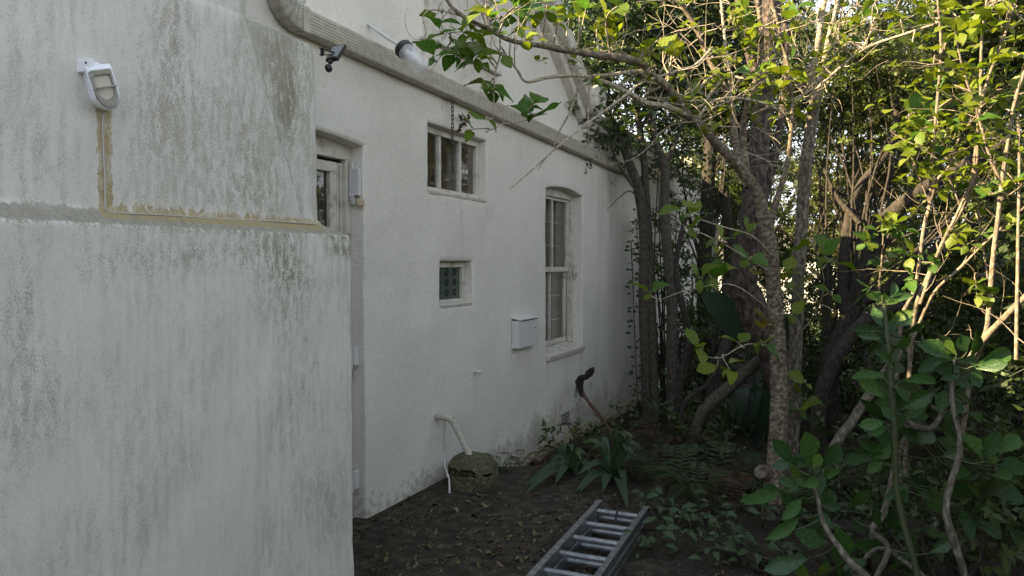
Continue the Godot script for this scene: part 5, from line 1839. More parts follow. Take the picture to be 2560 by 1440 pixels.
	for pl in plants:
		var foot := ground_at(P(pl[2][0][0], pl[2][0][1], pl[2][0][2]))
		var o := thing("glossy_shrub", foot, pl[0], "shrub", "glossy shrubs in the foreground")
		var st := Shape.new()
		var stem: Array = px_limb(pl[2])
		stem.push_front([foot + Vector3.DOWN * 0.05, stem[0][1] * 1.3])
		var sk := limb(st, stem, 5, 8, 0.08)
		part("stem", st, green_stem if pl[0].contains("upright") else pale, o)
		var stalks := Shape.new()
		var leaves: Array = pl[3].duplicate()
		for k in 26:                                       # deeper leaves behind, mostly in darker copies that paint shade in
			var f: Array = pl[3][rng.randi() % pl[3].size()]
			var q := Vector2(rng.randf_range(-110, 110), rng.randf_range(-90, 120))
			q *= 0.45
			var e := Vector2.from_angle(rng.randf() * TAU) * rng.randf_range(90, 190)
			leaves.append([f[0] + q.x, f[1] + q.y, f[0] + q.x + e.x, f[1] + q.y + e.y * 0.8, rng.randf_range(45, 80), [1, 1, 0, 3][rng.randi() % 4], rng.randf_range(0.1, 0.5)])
		for l in leaves:
			var d: float = pl[1] + (rng.randf_range(-0.16, 0.16) if l.size() < 7 else l[6])
			var a := P(1800 + l[0] / 1.946, 700 + l[1] / 1.946, d)
			var b := P(1800 + l[2] / 1.946, 700 + l[3] / 1.946, d - rng.randf_range(-0.03, 0.09))
			var w: float = l[4] / 1.946 * d / FOCAL * 1.02
			var up := Vector3(rng.randf_range(-0.3, 0.3), rng.randf_range(0.25, 0.6), 1.0)
			copy_mesh("leaf", shapes[rng.randi() % 3], mats[l[5]], leaf_at(a, b, w, up), o)
			var near: Vector3 = sk[0][0]
			for e in sk:
				if a.distance_to(e[0]) < a.distance_to(near):
					near = e[0]
			limb(stalks, [[near, 0.0045], [near.lerp(a, 0.6) + Vector3.DOWN * 0.012, 0.0035], [a, 0.0025]], 3, 5)
		part("leaf_stalks", stalks, green_stem, o).set_meta("kind", "stuff")
	# pale bare stems that lean across
	for e in [[[[2247, 1040, 3.1, 0.014], [2293, 1068, 3.12, 0.014], [2340, 1060, 3.2, 0.012], [2390, 950, 3.3, 0.011], [2430, 885, 3.4, 0.012]], "pale smooth stem bending up toward the wand shrub"], [[[2365, 1285, 2.95, 0.012], [2390, 1360, 2.9, 0.012], [2420, 1470, 2.85, 0.012]], "straight pale stem crossing behind the glossy leaves"], [[[2140, 1420, 3.3, 0.011], [2200, 1370, 3.25, 0.01], [2283, 1420, 3.1, 0.01], [2330, 1460, 3.0, 0.01]], "low lichen-spotted branch lying across the foot of the glossy shrub"], [[[2040, 1230, 4.2, 0.032], [2090, 1110, 4.2, 0.03], [2140, 1040, 4.3, 0.028], [2190, 960, 4.4, 0.026], [2250, 880, 4.6, 0.022]], "thick slanting branch between the forked tree and the upright shoot"]]:
		var st := Shape.new()
		var pts: Array = px_limb(e[0])
		limb(st, pts, 5, 8, 0.1)
		solid("bare_branch", st, pale, pts[0][0], e[1], "branch")

# ---------------------------------------------------------------- trees behind
func build_wall_trees() -> void:
	var grey := bark("smooth_grey_bark", [[0.25, 0.035, 0.03, 0.024], [0.5, 0.07, 0.06, 0.047], [0.7, 0.11, 0.098, 0.078]], 3.0, 0.3, 141)
	var mat := leafy("dark_glossy_foliage", Color.WHITE, C(0.35, 0.4, 0.2), 0.3)
	var sprays := [spray_shape(9, 0.30, 0.17, 201), spray_shape(8, 0.28, 0.16, 202)]
	var tone := Color(0.062, 0.10, 0.037)
	var list := [
		["slim grey tree leaning from the house wall with dark glossy leaves", [[[1622, 1090, 8.5, 0.0780], [1615, 875, 8.5, 0.0686], [1610, 708, 8.5, 0.0655], [1612, 600, 8.5, 0.0624], [1598, 479, 8.45, 0.0585], [1577, 417, 8.4, 0.0507], [1555, 360, 8.35, 0.0429], [1520, 290, 8.2, 0.0351], [1480, 220, 8.0, 0.0234]], [[1560, 375, 8.36, 0.0234], [1500, 330, 8.1, 0.0156], [1440, 290, 7.8, 0.0117], [1400, 250, 7.5, 0.0078]], [[1600, 490, 8.45, 0.0195], [1540, 400, 8.2, 0.0156], [1525, 340, 8.1, 0.0109]], [[1598, 500, 8.4, 0.0094], [1570, 478, 8.2, 0.0070], [1517, 525, 8.0, 0.0031]]],
			[[1500, 240, 8.0, 0.42, 0.5], [1545, 330, 8.2, 0.3, 0.35], [1420, 200, 7.6, 0.28, 0.28], [1385, 300, 7.4, 0.13, 0.25], [1415, 330, 7.5, 0.10, 0.15], [1580, 440, 8.3, 0.2, 0.28], [1470, 120, 8.0, 0.45, 0.5], [1330, 250, 7.2, 0.08, 0.10], [1430, 60, 7.9, 0.4, 0.4], [1400, 110, 7.4, 0.26, 0.34], [1445, 240, 7.6, 0.26, 0.3], [1520, 400, 8.0, 0.16, 0.2]]],
		["slim grey tree close beside the leaning one, dark crown", [[[1642, 1085, 8.4, 0.0527], [1629, 792, 8.45, 0.0465], [1624, 625, 8.5, 0.0434], [1611, 417, 8.5, 0.0403], [1598, 312, 8.5, 0.0372], [1590, 250, 8.5, 0.0341], [1603, 150, 8.5, 0.0310], [1615, 60, 8.5, 0.0279], [1620, -60, 8.5, 0.0217]], [[1600, 330, 8.5, 0.0186], [1640, 240, 8.6, 0.0155], [1680, 160, 8.7, 0.0112]], [[1605, 160, 8.5, 0.0155], [1560, 90, 8.4, 0.0124], [1530, 20, 8.3, 0.0074]]],
			[[1590, 60, 8.5, 0.7, 0.6], [1640, 200, 8.6, 0.45, 0.55], [1530, 10, 8.2, 0.6, 0.5], [1560, 170, 8.3, 0.4, 0.4], [1650, -60, 8.5, 0.6, 0.4]]],
		["grey tree with a bowed trunk further from the wall", [[[1680, 1090, 8.3, 0.0720], [1679, 875, 8.3, 0.0648], [1680, 750, 8.3, 0.0619], [1668, 625, 8.3, 0.0590], [1662, 521, 8.35, 0.0562], [1661, 417, 8.4, 0.0504], [1640, 354, 8.4, 0.0432], [1627, 270, 8.4, 0.0360], [1650, 180, 8.5, 0.0288], [1700, 80, 8.6, 0.0216]], [[1662, 430, 8.4, 0.0288], [1690, 350, 8.6, 0.0252], [1720, 270, 8.8, 0.0216], [1740, 150, 9.0, 0.0180]]],
			[[1730, 130, 9.0, 0.7, 0.6], [1690, 270, 8.7, 0.5, 0.45], [1760, 20, 9.0, 0.8, 0.6], [1710, 380, 8.9, 0.3, 0.35]]]]
	for e in list:
		var foot := ground_at(P(e[1][0][0][0], e[1][0][0][1], e[1][0][0][2]))
		var o := thing("wall_tree", foot, e[0], "tree", "slim trees along the house wall")
		for k in e[1].size():
			var st := Shape.new()
			var pts: Array = px_limb(e[1][k])
			if k == 0:
				pts[0][0].y = foot.y - 0.05
			limb(st, pts, 5, 12 if k == 0 else 7, 0.05)
			part("trunk" if k == 0 else "branch", st, grey, o)
		var st2 := Shape.new()
		var blobs := []
		for q in e[2]:
			blobs.append([P(q[0], q[1], q[2]), Vector3(q[3], q[4], q[3])])
			var last: Vector3 = P(e[1][0][-2][0], e[1][0][-2][1], e[1][0][-2][2])
			limb(st2, [[last, 0.016], [last.lerp(P(q[0], q[1], q[2]), 0.5) + Vector3(0.1, 0.1, 0), 0.012], [P(q[0], q[1], q[2]), 0.006]], 4, 5)
		part("boughs", st2, grey, o).set_meta("kind", "stuff")
		crown(o, "crown", sprays, mat, blobs, 330.0, Vector2(0.16, 0.30), tone, 0.22, 7)

func far_tree(called: String, label: String, trunk: Array, limbs: Array, blobs: Array, sprays: Array, mat: Material, wood: Material, tone: Color, dense: float, size: Vector2, group := "trees at the back of the garden") -> void:
	var pts: Array = px_limb(trunk)
	var foot := ground_at(pts[0][0])
	pts[0][0].y = foot.y - 0.05
	var o := thing(called, foot, label, "tree", group)
	var st := Shape.new()
	limb(st, pts, 5, 12, 0.10)
	part("trunk", st, wood, o)
	for l in limbs:
		st = Shape.new()
		limb(st, px_limb(l), 5, 8, 0.12)
		part("branch", st, wood, o)
	var st2 := Shape.new()
	var list := []
	for q in blobs:
		var c := P(q[0], q[1], q[2])
		list.append([c, Vector3(q[3], q[4], q[3] * 0.8)])
		for k in 5:
			var a: Vector3 = pts[pts.size() - 1 - rng.randi() % 3][0]
			var b: Vector3 = c + Vector3(rng.randf_range(-1, 1) * q[3], rng.randf_range(-1, 1) * q[4], rng.randf_range(-1, 1) * q[3])
			var m := c.lerp(a, 0.5) + Vector3(rng.randf_range(-0.4, 0.4), rng.randf_range(-0.1, 0.4), rng.randf_range(-0.4, 0.4))
			limb(st2, [[a, 0.016], [m, 0.011], [b, 0.004]], 5, 5, 0.15)
	part("boughs", st2, wood, o).set_meta("kind", "stuff")
	if called == "old_tree":                              # added unseen crown above the picture, put there to shade the garden
		crown(o, "crown", sprays, mat, [[Vector3(2.4, 6.6, -5.4), Vector3(1.9, 0.8, 1.9)], [Vector3(4.4, 6.8, -3.8), Vector3(2.0, 0.8, 1.9)], [Vector3(3.2, 6.8, -1.8), Vector3(1.9, 0.8, 1.6)], [Vector3(5.6, 6.7, -6.2), Vector3(1.8, 0.8, 1.6)], [Vector3(1.7, 6.6, -7.0), Vector3(1.3, 0.7, 1.0)]], 80.0, Vector2(0.35, 0.6), tone, 0.4, 10)
	crown(o, "crown", sprays, mat, list, dense, size, tone)

func build_far_trees() -> void:
	var rough := bark("rough_old_bark", [[0.25, 0.018, 0.013, 0.010], [0.45, 0.045, 0.032, 0.026], [0.62, 0.08, 0.057, 0.047], [0.8, 0.13, 0.107, 0.088]], 1.9, 2.6, 151)
	var dark := bark("dark_bark", [[0.25, 0.018, 0.014, 0.011], [0.6, 0.04, 0.032, 0.025], [0.8, 0.07, 0.058, 0.047]], 2.4, 1.0, 152)
	var small := [spray_shape(14, 0.26, 0.125, 301), spray_shape(13, 0.28, 0.12, 302), spray_shape(15, 0.24, 0.13, 303)]
	var mat := leafy("back_foliage", Color.WHITE, C(0.75, 0.8, 0.4), 0.5)
	far_tree("old_tree", "thick old tree with dark fissured bark behind the crooked tree", [[1960, 1180, 6.4, 0.12], [1958, 1000, 6.4, 0.11], [1935, 890, 6.4, 0.13], [1900, 833, 6.4, 0.125], [1876, 770, 6.4, 0.13], [1858, 708, 6.4, 0.12], [1862, 645, 6.4, 0.115], [1880, 540, 6.4, 0.105], [1892, 430, 6.45, 0.095], [1904, 300, 6.5, 0.085], [1917, 150, 6.5, 0.075], [1928, 0, 6.5, 0.07], [1930, -150, 6.5, 0.065], [1960, -450, 6.2, 0.06], [2000, -750, 5.6, 0.05]],
		[[[1920, 60, 6.5, 0.06], [1960, -20, 6.6, 0.05], [2010, -120, 6.8, 0.04]], [[1866, 680, 6.4, 0.06], [1890, 560, 6.5, 0.05], [1930, 420, 6.7, 0.04], [1960, 250, 6.9, 0.03], [1965, 60, 7.0, 0.025]], [[1908, 250, 6.5, 0.05], [1870, 120, 6.6, 0.04], [1840, -20, 6.7, 0.03]]],
		[[2300, -260, 7.4, 1.0, 0.4], [2060, 60, 7.8, 0.6, 0.35], [1960, 150, 7.6, 0.35, 0.35]], small, mat, rough, Color(0.085, 0.115, 0.032), 200.0, Vector2(0.16, 0.30))
	far_tree("back_tree", "dense small-leaved tree behind the bowed trunk", [[1770, 1110, 10.2, 0.12], [1765, 900, 10.2, 0.11], [1760, 700, 10.2, 0.10], [1770, 450, 10.3, 0.09], [1790, 200, 10.4, 0.08]],
		[[[1830, 1050, 10.0, 0.09], [1815, 850, 10.0, 0.08], [1822, 650, 10.0, 0.075], [1810, 450, 10.2, 0.06]], [[1745, 1040, 9.5, 0.10], [1783, 958, 9.0, 0.09], [1817, 867, 9.0, 0.08], [1850, 760, 9.2, 0.06]]],
		[[1790, 120, 10.6, 1.2, 0.9], [1840, 330, 10.8, 0.9, 0.6], [1740, 300, 10.8, 0.6, 0.5], [1760, 480, 11.0, 0.5, 0.5], [1850, 500, 11.0, 0.4, 0.4], [1700, 20, 10.6, 1.2, 0.8]], small, mat, dark, Color(0.08, 0.11, 0.032), 300.0, Vector2(0.18, 0.34))
	far_tree("back_tree", "dark tree with long low branches sweeping right behind the wands", [[2090, 1120, 7.6, 0.12], [2070, 1000, 7.6, 0.105], [2075, 900, 7.6, 0.10], [2110, 820, 7.6, 0.09], [2140, 760, 7.6, 0.085]],
		[[[2130, 770, 7.6, 0.09], [2170, 650, 7.5, 0.085], [2210, 560, 7.4, 0.08], [2280, 490, 7.3, 0.07], [2380, 430, 7.2, 0.06], [2520, 350, 7.0, 0.05]], [[2120, 800, 7.6, 0.08], [2110, 640, 7.8, 0.06], [2140, 480, 8.0, 0.045], [2230, 360, 8.2, 0.035], [2240, 200, 8.4, 0.03]], [[2140, 760, 7.6, 0.07], [2260, 700, 7.4, 0.06], [2360, 610, 7.3, 0.055], [2480, 520, 7.1, 0.045]], [[2150, 560, 7.7, 0.03], [2090, 490, 7.9, 0.025], [2060, 420, 8.0, 0.015]]],
		[[2180, 180, 8.6, 0.9, 0.7], [2090, 330, 9.0, 0.5, 0.5], [2300, 260, 8.8, 0.8, 0.6], [2220, 420, 8.8, 0.6, 0.3], [2450, 330, 8.2, 0.7, 0.6], [2100, 100, 9.0, 0.7, 0.6], [2520, 520, 7.6, 0.5, 0.5], [2420, 700, 7.8, 0.5, 0.4]], small, mat, dark, Color(0.105, 0.135, 0.036), 330.0, Vector2(0.15, 0.28))
	far_tree("back_tree", "airy tree with sky showing through it beside the forked trunk", [[2160, 1080, 12.5, 0.12], [2150, 800, 12.5, 0.10], [2140, 500, 12.5, 0.08], [2130, 200, 12.5, 0.06]],
		[[[2150, 760, 12.4, 0.05], [2220, 600, 12.4, 0.04], [2280, 500, 12.4, 0.03]], [[2145, 640, 12.5, 0.05], [2090, 520, 12.6, 0.035], [2060, 400, 12.6, 0.025]]],
		[[2120, 520, 13.0, 0.9, 0.8], [2080, 720, 13.0, 0.7, 0.6], [2200, 650, 13.0, 0.8, 0.7], [2140, 250, 12.8, 1.2, 0.9], [2260, 400, 13.0, 0.9, 0.7], [2200, 860, 13.0, 1.0, 0.5], [2030, 480, 13.2, 0.5, 0.7], [2040, 880, 13.2, 0.5, 0.5], [1950, 620, 13.5, 0.8, 0.8], [1900, 820, 13.5, 0.8, 0.5], [2320, 800, 14.0, 1.2, 0.6], [1850, 450, 13.5, 0.7, 0.6]], small, mat, dark, Color(0.095, 0.12, 0.036), 200.0, Vector2(0.18, 0.34))
	far_tree("back_tree", "broad dense tree closing the right side of the garden", [[2520, 1060, 9.2, 0.14], [2510, 800, 9.2, 0.12], [2490, 550, 9.2, 0.10], [2470, 300, 9.2, 0.08]],
		[[[2490, 600, 9.2, 0.05], [2420, 450, 9.0, 0.04], [2380, 300, 9.0, 0.03]], [[2500, 700, 9.2, 0.06], [2400, 620, 9.0, 0.05], [2330, 560, 8.9, 0.035]]],
		[[2480, 150, 9.4, 1.1, 0.9], [2560, 380, 9.2, 0.9, 0.8], [2380, 80, 9.6, 0.8, 0.6], [2400, 560, 9.6, 0.7, 0.5], [2540, 700, 9.0, 0.8, 0.6], [2440, 850, 9.4, 0.8, 0.4], [2600, 0, 9.0, 1.2, 0.8], [2300, 700, 10.0, 0.6, 0.4]], small, mat, dark, Color(0.105, 0.135, 0.034), 330.0, Vector2(0.16, 0.32))
	for e in [[1840, 15.0, "leafy screen tree behind the fissured trunk"], [2060, 15.4, "leafy screen tree behind the forked trunk"], [2290, 15.0, "leafy screen tree behind the tall upright shoot"], [2500, 14.4, "leafy screen tree at the far right of the garden"]]:
		var x: float = e[0]
		var d: float = e[1]
		far_tree("screen_tree", e[2], [[x, 1000, d, 0.10], [x + 8, 800, d, 0.09], [x - 6, 600, d, 0.07], [x + 5, 400, d, 0.05]], [[[x, 760, d, 0.04], [x + 60, 600, d, 0.03], [x + 90, 480, d, 0.02]]],
			[[x, 480, d, 1.1, 0.8], [x + 60, 640, d + 0.3, 1.0, 0.7], [x - 60, 780, d, 1.0, 0.6], [x + 50, 900, d, 1.0, 0.5], [x - 30, 300, d, 1.0, 0.7]], small, mat, dark, Color(0.08, 0.11, 0.032), 110.0, Vector2(0.22, 0.4), "screen trees at the bottom of the garden")
	# low leaning trunks and root-like stems between the big leaves
	for e in [[[[1746, 1050, 6.8, 0.05], [1780, 1005, 6.8, 0.06], [1812, 979, 6.8, 0.06], [1867, 929, 6.7, 0.055], [1908, 892, 6.6, 0.05], [1940, 850, 6.5, 0.04]], "low leaning limb resting against the fissured trunk"], [[[1704, 1085, 7.0, 0.025], [1708, 1017, 7.0, 0.025], [1733, 987, 7.0, 0.025], [1767, 962, 7.0, 0.023], [1790, 930, 7.0, 0.02]], "thin grey stem curling from the soil near the bowed trunk"], [[[1745, 1120, 7.2, 0.07], [1771, 1062, 7.2, 0.068], [1783, 958, 7.2, 0.062], [1805, 890, 7.2, 0.055], [1822, 820, 7.3, 0.05], [1815, 700, 7.4, 0.045]], "dark slanting stem under the paddle-shaped leaf"], [[[1695, 1060, 7.6, 0.045], [1700, 960, 7.6, 0.042], [1722, 846, 7.6, 0.04], [1705, 760, 7.6, 0.036], [1690, 660, 7.7, 0.03], [1720, 520, 7.8, 0.025]], "thin dark trunk crossing behind the bowed trunk"], [[[2060, 1150, 6.0, 0.065], [2045, 1060, 6.0, 0.06], [2060, 960, 6.0, 0.058], [2110, 860, 6.0, 0.055], [2180, 790, 6.0, 0.05], [2250, 760, 6.1, 0.045], [2330, 700, 6.2, 0.04]], "dark gnarled trunk bending right behind the glossy shrubs"], [[[2560, 1100, 5.2, 0.03], [2430, 1080, 5.2, 0.03], [2330, 1075, 5.2, 0.03], [2250, 1040, 5.2, 0.028]], "low horizontal branch behind the glossy shrubs"]]:
		var st := Shape.new()
		var pts: Array = px_limb(e[0])
		if e[0][0][0] < 2500:
			var g := ground_at(pts[0][0] + (pts[0][0] - pts[1][0]) * 0.5)
			if pts[0][0].y > g.y:
				pts.push_front([g + Vector3.DOWN * 0.05, pts[0][1] * 1.1])
		limb(st, pts, 6, 9, 0.1)
		solid("leaning_trunk", st, dark if e[0][0][0] != 1746 else M["smooth_grey_bark"], pts[0][0], e[1], "trunk")

# shrubs in the shade: small things with a woody foot and a crown
func build_understory() -> void:
	var dark := M["dark_bark"] as Material
	var mat := leafy("shade_foliage", Color.WHITE, C(0.4, 0.45, 0.2), 0.4)
	var big := [spray_shape(8, 0.34, 0.18, 401), spray_shape(9, 0.30, 0.15, 402)]
	var list := [[1760, 1010, 8.6, 0.5, 0.5, "dark shrub behind the slanting stem"], [1880, 1060, 7.8, 0.55, 0.4, "dark shrub at the foot of the fissured tree"], [2010, 900, 9.0, 0.55, 0.6, "loose shrub right of the forked trunk"], [2150, 960, 8.2, 0.6, 0.5, "dark thicket behind the tall upright shoot"], [2330, 900, 6.8, 0.6, 0.45, "dark thicket behind the wand stems"], [2480, 960, 6.2, 0.6, 0.5, "dark thicket at the low horizontal branch"], [2200, 1220, 5.2, 0.5, 0.28, "low dark shrub under the slanting branch"], [2420, 1250, 4.6, 0.5, 0.35, "low dark shrub below the wide leaf whorls"], [2060, 1190, 5.6, 0.35, 0.22, "low dark shrub right of the forked tree's foot"], [2540, 1130, 4.2, 0.35, 0.5, "dark shrub beside the leaning pale stem"], [1705, 860, 8.9, 0.32, 1.0, "narrow dark shrub against the far house wall"], [1665, 560, 8.9, 0.32, 0.8, "leafy climber mass high on the far house wall"], [2600, 1330, 3.9, 0.4, 0.4, "dark shrub outside the light below the wands"], [1800, 1130, 6.6, 0.4, 0.22, "low dark shrub under the leaning limb"], [1560, 1120, 6.8, 0.3, 0.2, "low dark shrub behind the dried stalk"], [1720, 1060, 7.4, 0.35, 0.3, "dark shrub around the curling grey stem"], [1440, 1120, 6.4, 0.3, 0.16, "low dark plant at the foot of the wall beside the air brick"], [1750, 1320, 4.35, 0.3, 0.13, "low dark plant right of the ladder"], [1850, 1420, 3.75, 0.3, 0.14, "low dark plant before the crooked trunk"], [2010, 1330, 4.2, 0.32, 0.2, "low dark plant between trunk and glossy rosette"], [2160, 1410, 3.5, 0.3, 0.2, "low dark plant under the crossing stems"], [2360, 1420, 3.3, 0.35, 0.25, "dark plant filling the ground below the leaf whorls"], [2500, 1400, 3.3, 0.35, 0.3, "dark plant below the leaning pale stem"], [1765, 780, 9.6, 0.45, 0.8, "dark bush closing the gap beside the bowed trunk"], [1935, 800, 9.0, 0.4, 0.7, "dark bush between fissured and forked trunks"]]
	for e in list:
		var c := P(e[0], e[1], e[2])
		var foot := ground_at(c)
		var o := thing("shade_shrub", foot, e[5], "shrub", "shrubs in the shade")
		var st := Shape.new()
		for k in 9:
			var b: Vector3 = c + Vector3(rng.randf_range(-1, 1) * e[3], rng.randf_range(-0.4, 1) * e[4], rng.randf_range(-1, 1) * e[3])
			limb(st, [[foot + Vector3(rng.randf_range(-0.08, 0.08), -0.03, rng.randf_range(-0.08, 0.08)), 0.014], [foot.lerp(b, 0.5) + Vector3(rng.randf_range(-0.1, 0.1), 0.05, rng.randf_range(-0.1, 0.1)), 0.010], [b, 0.004]], 4, 5, 0.1)
		part("stems", st, dark, o).set_meta("kind", "stuff")
		var low: float = maxf(c.y - e[4], foot.y + 0.03)
		var top: float = c.y + e[4]
		crown(o, "foliage", big, mat, [[Vector3(c.x, (low + top) * 0.5, c.z), Vector3(e[3], (top - low) * 0.5, e[3])]], 360.0, Vector2(0.14, 0.26), Color(0.07, 0.102, 0.032), 0.2, 6)

# added tall hedge, mostly unseen, beside and behind the photographer: it keeps the low sky off the foot of the wall
func build_added_hedge() -> void:
	var small := [spray_shape(14, 0.26, 0.13, 601)]
	var mat := M["back_foliage"] as Material
	var words := ["added hedge bush behind the photographer, across from the chimney", "added hedge bush at the photographer's back, across from the door", "added hedge bush outside the view, across from the small windows", "added hedge bush outside the view, across from the letter box", "added hedge bush outside the view, across from the sash window", "added hedge bush outside the view, across from the leaning grey tree", "added hedge bush at the right end, across from the far house wall"]
	for k in 7:
		var f := W(-5.0 + k * 2.0, 0.0, 4.75 + 0.15 * sin(k * 2.0))
		f.y = ground_y(f.x, f.z)
		var o := thing("added_hedge_bush", f, words[k], "bush", "added hedge around the photographer")
		var st := Shape.new()
		limb(st, [[f, 0.07], [f + Vector3(0.1, 0.9, 0.1), 0.05], [f + Vector3(-0.1, 1.9, 0.0), 0.03]], 5, 9, 0.08)
		part("trunk", st, M["dark_bark"], o)
		crown(o, "crown", small, mat, [[f + Vector3(0, 1.4, 0), Vector3(1.2, 1.4, 1.2)], [f + Vector3(0.5, 0.7, 0.3), Vector3(0.9, 0.7, 0.9)]], 70.0, Vector2(0.25, 0.45), Color(0.05, 0.075, 0.024), 0.35, 10)

# ---------------------------------------------------------------- plants with big leaves, ferns, climber
func blade(pts: Array, width: float, profile: Array, facing: Vector3, fold := 0.25) -> Shape:
	var st := Shape.new()
	var s := spline(pts, 5)
	var n := s.size()
	for k in n:
		var f := float(k) / (n - 1)
		var q := f * (profile.size() - 1)
		var w: float = lerpf(profile[int(q)], profile[mini(int(q) + 1, profile.size() - 1)], q - int(q)) * width * 0.5
		var d: Vector3 = (s[mini(k + 1, n - 1)][0] - s[maxi(k - 1, 0)][0]).normalized()
		var x := d.cross(facing).normalized()
		var z := x.cross(d)
		for col in 5:
			var e: float = [-1.0, -0.5, 0.0, 0.5, 1.0][col]
			st.tint = Color(1.3, 1.3, 1.2) if col == 2 else Color.WHITE * (0.92 + 0.16 * (k % 2))
			st.add(s[k][0] + x * e * w + z * absf(e) * w * fold + z * sin(k * 1.7 + e) * 0.004, (z - x * e * fold).normalized(), Vector2(e, f))
	for k in n - 1:
		for col in 4:
			var a := k * 5 + col
			st.quad(a, a + 1, a + 6, a + 5)
	return st

func build_big_leaves() -> void:
	var m := leafy("strap_leaf", C(0.030, 0.062, 0.024), C(0.4, 0.45, 0.2), 0.5)
	var light := leafy("strap_leaf_light", C(0.045, 0.085, 0.026), C(0.5, 0.55, 0.2), 0.35)
	var yellow := leafy("strap_leaf_yellow", C(0.22, 0.20, 0.07), C(0.6, 0.6, 0.3), 0.5)
	var dry := leafy("strap_leaf_dry", C(0.22, 0.15, 0.08), C(0.4, 0.3, 0.15), 0.8)
	var prof := [0.35, 0.75, 0.95, 1.0, 0.92, 0.7, 0.35, 0.03]
	# leaves: foot, middle lift, tip in the window (1200, 1000) of the photograph, 5.12 to one
	var plants := [["broad strap-leaved plant with arching leaves at the end of the ladder", 5.1, [1700, 900], [[1280, 560, 90, 1], [1540, 510, 95, 0], [1780, 470, 85, 0], [1960, 480, 95, 1], [1980, 700, 100, 0], [1250, 960, 100, 0], [1570, 1180, 120, 0], [1870, 1100, 110, 0], [1890, 1390, 130, 0], [1280, 1170, 110, 0], [2080, 820, 90, 0], [1480, 740, 26, 3], [1430, 640, 80, 0]]],
		["dark strap-leaved plant spreading over the edge of the paving", 5.25, [1180, 860], [[570, 1215, 110, 0], [930, 890, 70, 2], [880, 830, 80, 0], [1000, 690, 95, 0], [1290, 770, 90, 1], [960, 1080, 100, 0], [1180, 660, 90, 0], [1420, 960, 95, 0], [700, 1010, 90, 0]]]]
	for pl in plants:
		var base := P(1200 + pl[2][0] / 5.12, 1000 + pl[2][1] / 5.12, pl[1])
		var foot := ground_at(base)
		var o := thing("strap_leaf_plant", foot, pl[0], "plant", "strap-leaved plants by the wall")
		var all: Array = pl[3].duplicate()
		for k in 4:
			var f: Array = pl[3][rng.randi() % pl[3].size()]
			all.append([f[0] + rng.randf_range(-150, 150), f[1] + rng.randf_range(-40, 140), f[2], 0])
		for l in all:
			var d: float = pl[1] + rng.randf_range(-0.25, 0.15)
			var tip := P(1200 + l[0] / 5.12, 1000 + l[1] / 5.12, d)
			if tip.y < ground_y(tip.x, tip.z) + 0.02:
				tip = on_ground(1200 + l[0] / 5.12, 1000 + l[1] / 5.12, foot.y + 0.025)
			var root := foot + Vector3(rng.randf_range(-0.04, 0.04), 0.02, rng.randf_range(-0.04, 0.04))
			var mid := root.lerp(tip, 0.5)
			mid.y = maxf(mid.y, tip.y) * 0.5 + mid.y * 0.5 + 0.08
			var st := blade([[root, 0], [mid, 0], [tip, 0]], l[2] / 5.12 * d / FOCAL * 1.05, prof, Vector3(0.1, 0.8, 0.6))
			part("leaf", st, [m, light, yellow, dry][l[3]], o)
	# paddle leaves of a strelitzia-like plant
	var paddle := leafy("paddle_leaf", C(0.024, 0.050, 0.026), C(0.5, 0.5, 0.25), 0.35)
	var foot := ground_at(P(1890, 1120, 7.2))
	var o := thing("paddle_leaf_plant", foot, "tall plant with huge dark ribbed paddle-shaped leaves", "plant")
	for e in [[[[1890, 1120], [1885, 950], [1862, 848], [1815, 780], [1754, 733]], 72, true], [[[1900, 1130], [1917, 1010], [1920, 940], [1910, 880], [1905, 850]], 52, true], [[[1880, 1130], [1872, 1050], [1885, 990], [1900, 960]], 40, true], [[[1850, 1120], [1840, 1050], [1850, 1000], [1870, 970]], 44, true], [[[1910, 1130], [1915, 1080], [1900, 1010], [1885, 960]], 60, true]]:
		var pts := []
		for q in e[0]:
			pts.append([P(q[0], q[1], 7.2), 0.012])
		pts[0][0] = foot
		var n := pts.size()
		var st := Shape.new()
		limb(st, pts.slice(0, 3), 4, 7)
		part("leaf_stalk", st, paddle, o)
		var lf := blade(pts.slice(2 if n > 4 else 1), e[1] * 7.2 / FOCAL, [0.3, 0.85, 1.0, 0.98, 0.85, 0.5, 0.05], Vector3(-0.5, 0.35, 0.9), 0.12)
		part("leaf", lf, paddle, o)
	# climber with small rounded leaves on the wall
	var leafm := leafy("climber_leaf", C(0.05, 0.085, 0.035), C(0.4, 0.45, 0.2), 0.4)
	var little := leaf_shape([0.06, 0.6, 0.82, 0.8, 0.5, 0.04], 0.3, 0.2, 0.02)
	var wood := M["dark_bark"] as Material
	for e in [[[[1597, 1035], [1592, 950], [1585, 800], [1582, 700], [1577, 600]], 84, "upright small-leaved climber against the white wall"], [[[1612, 1040], [1608, 980], [1604, 920]], 26, "short small-leaved shoot beside the upright climber"], [[[1570, 1060], [1560, 1045], [1545, 1028], [1540, 1012]], 12, "tiny seedling with round leaves at the foot of the wall"], [[[1660, 1000], [1655, 950], [1650, 925]], 10, "small round-leaved sprig between the slim trunks"], [[[1600, 660], [1596, 620], [1590, 560]], 22, "dark small-leaved sprig above the upright climber"]]:
		var pts := []
		var dep := 9.05
		if e[1] < 15:
			dep = 8.2
		for q in e[0]:
			pts.append([P(q[0], q[1], dep), 0.006])
		var f2: Vector3 = ground_at(pts[0][0])
		if pts[0][0].y - f2.y < 0.4:
			pts.push_front([f2, 0.007])
		var c := thing("climber", pts[0][0], e[2], "climber")
		var st := Shape.new()
		var s := limb(st, pts, 8, 5)
		part("stem", st, wood, c)
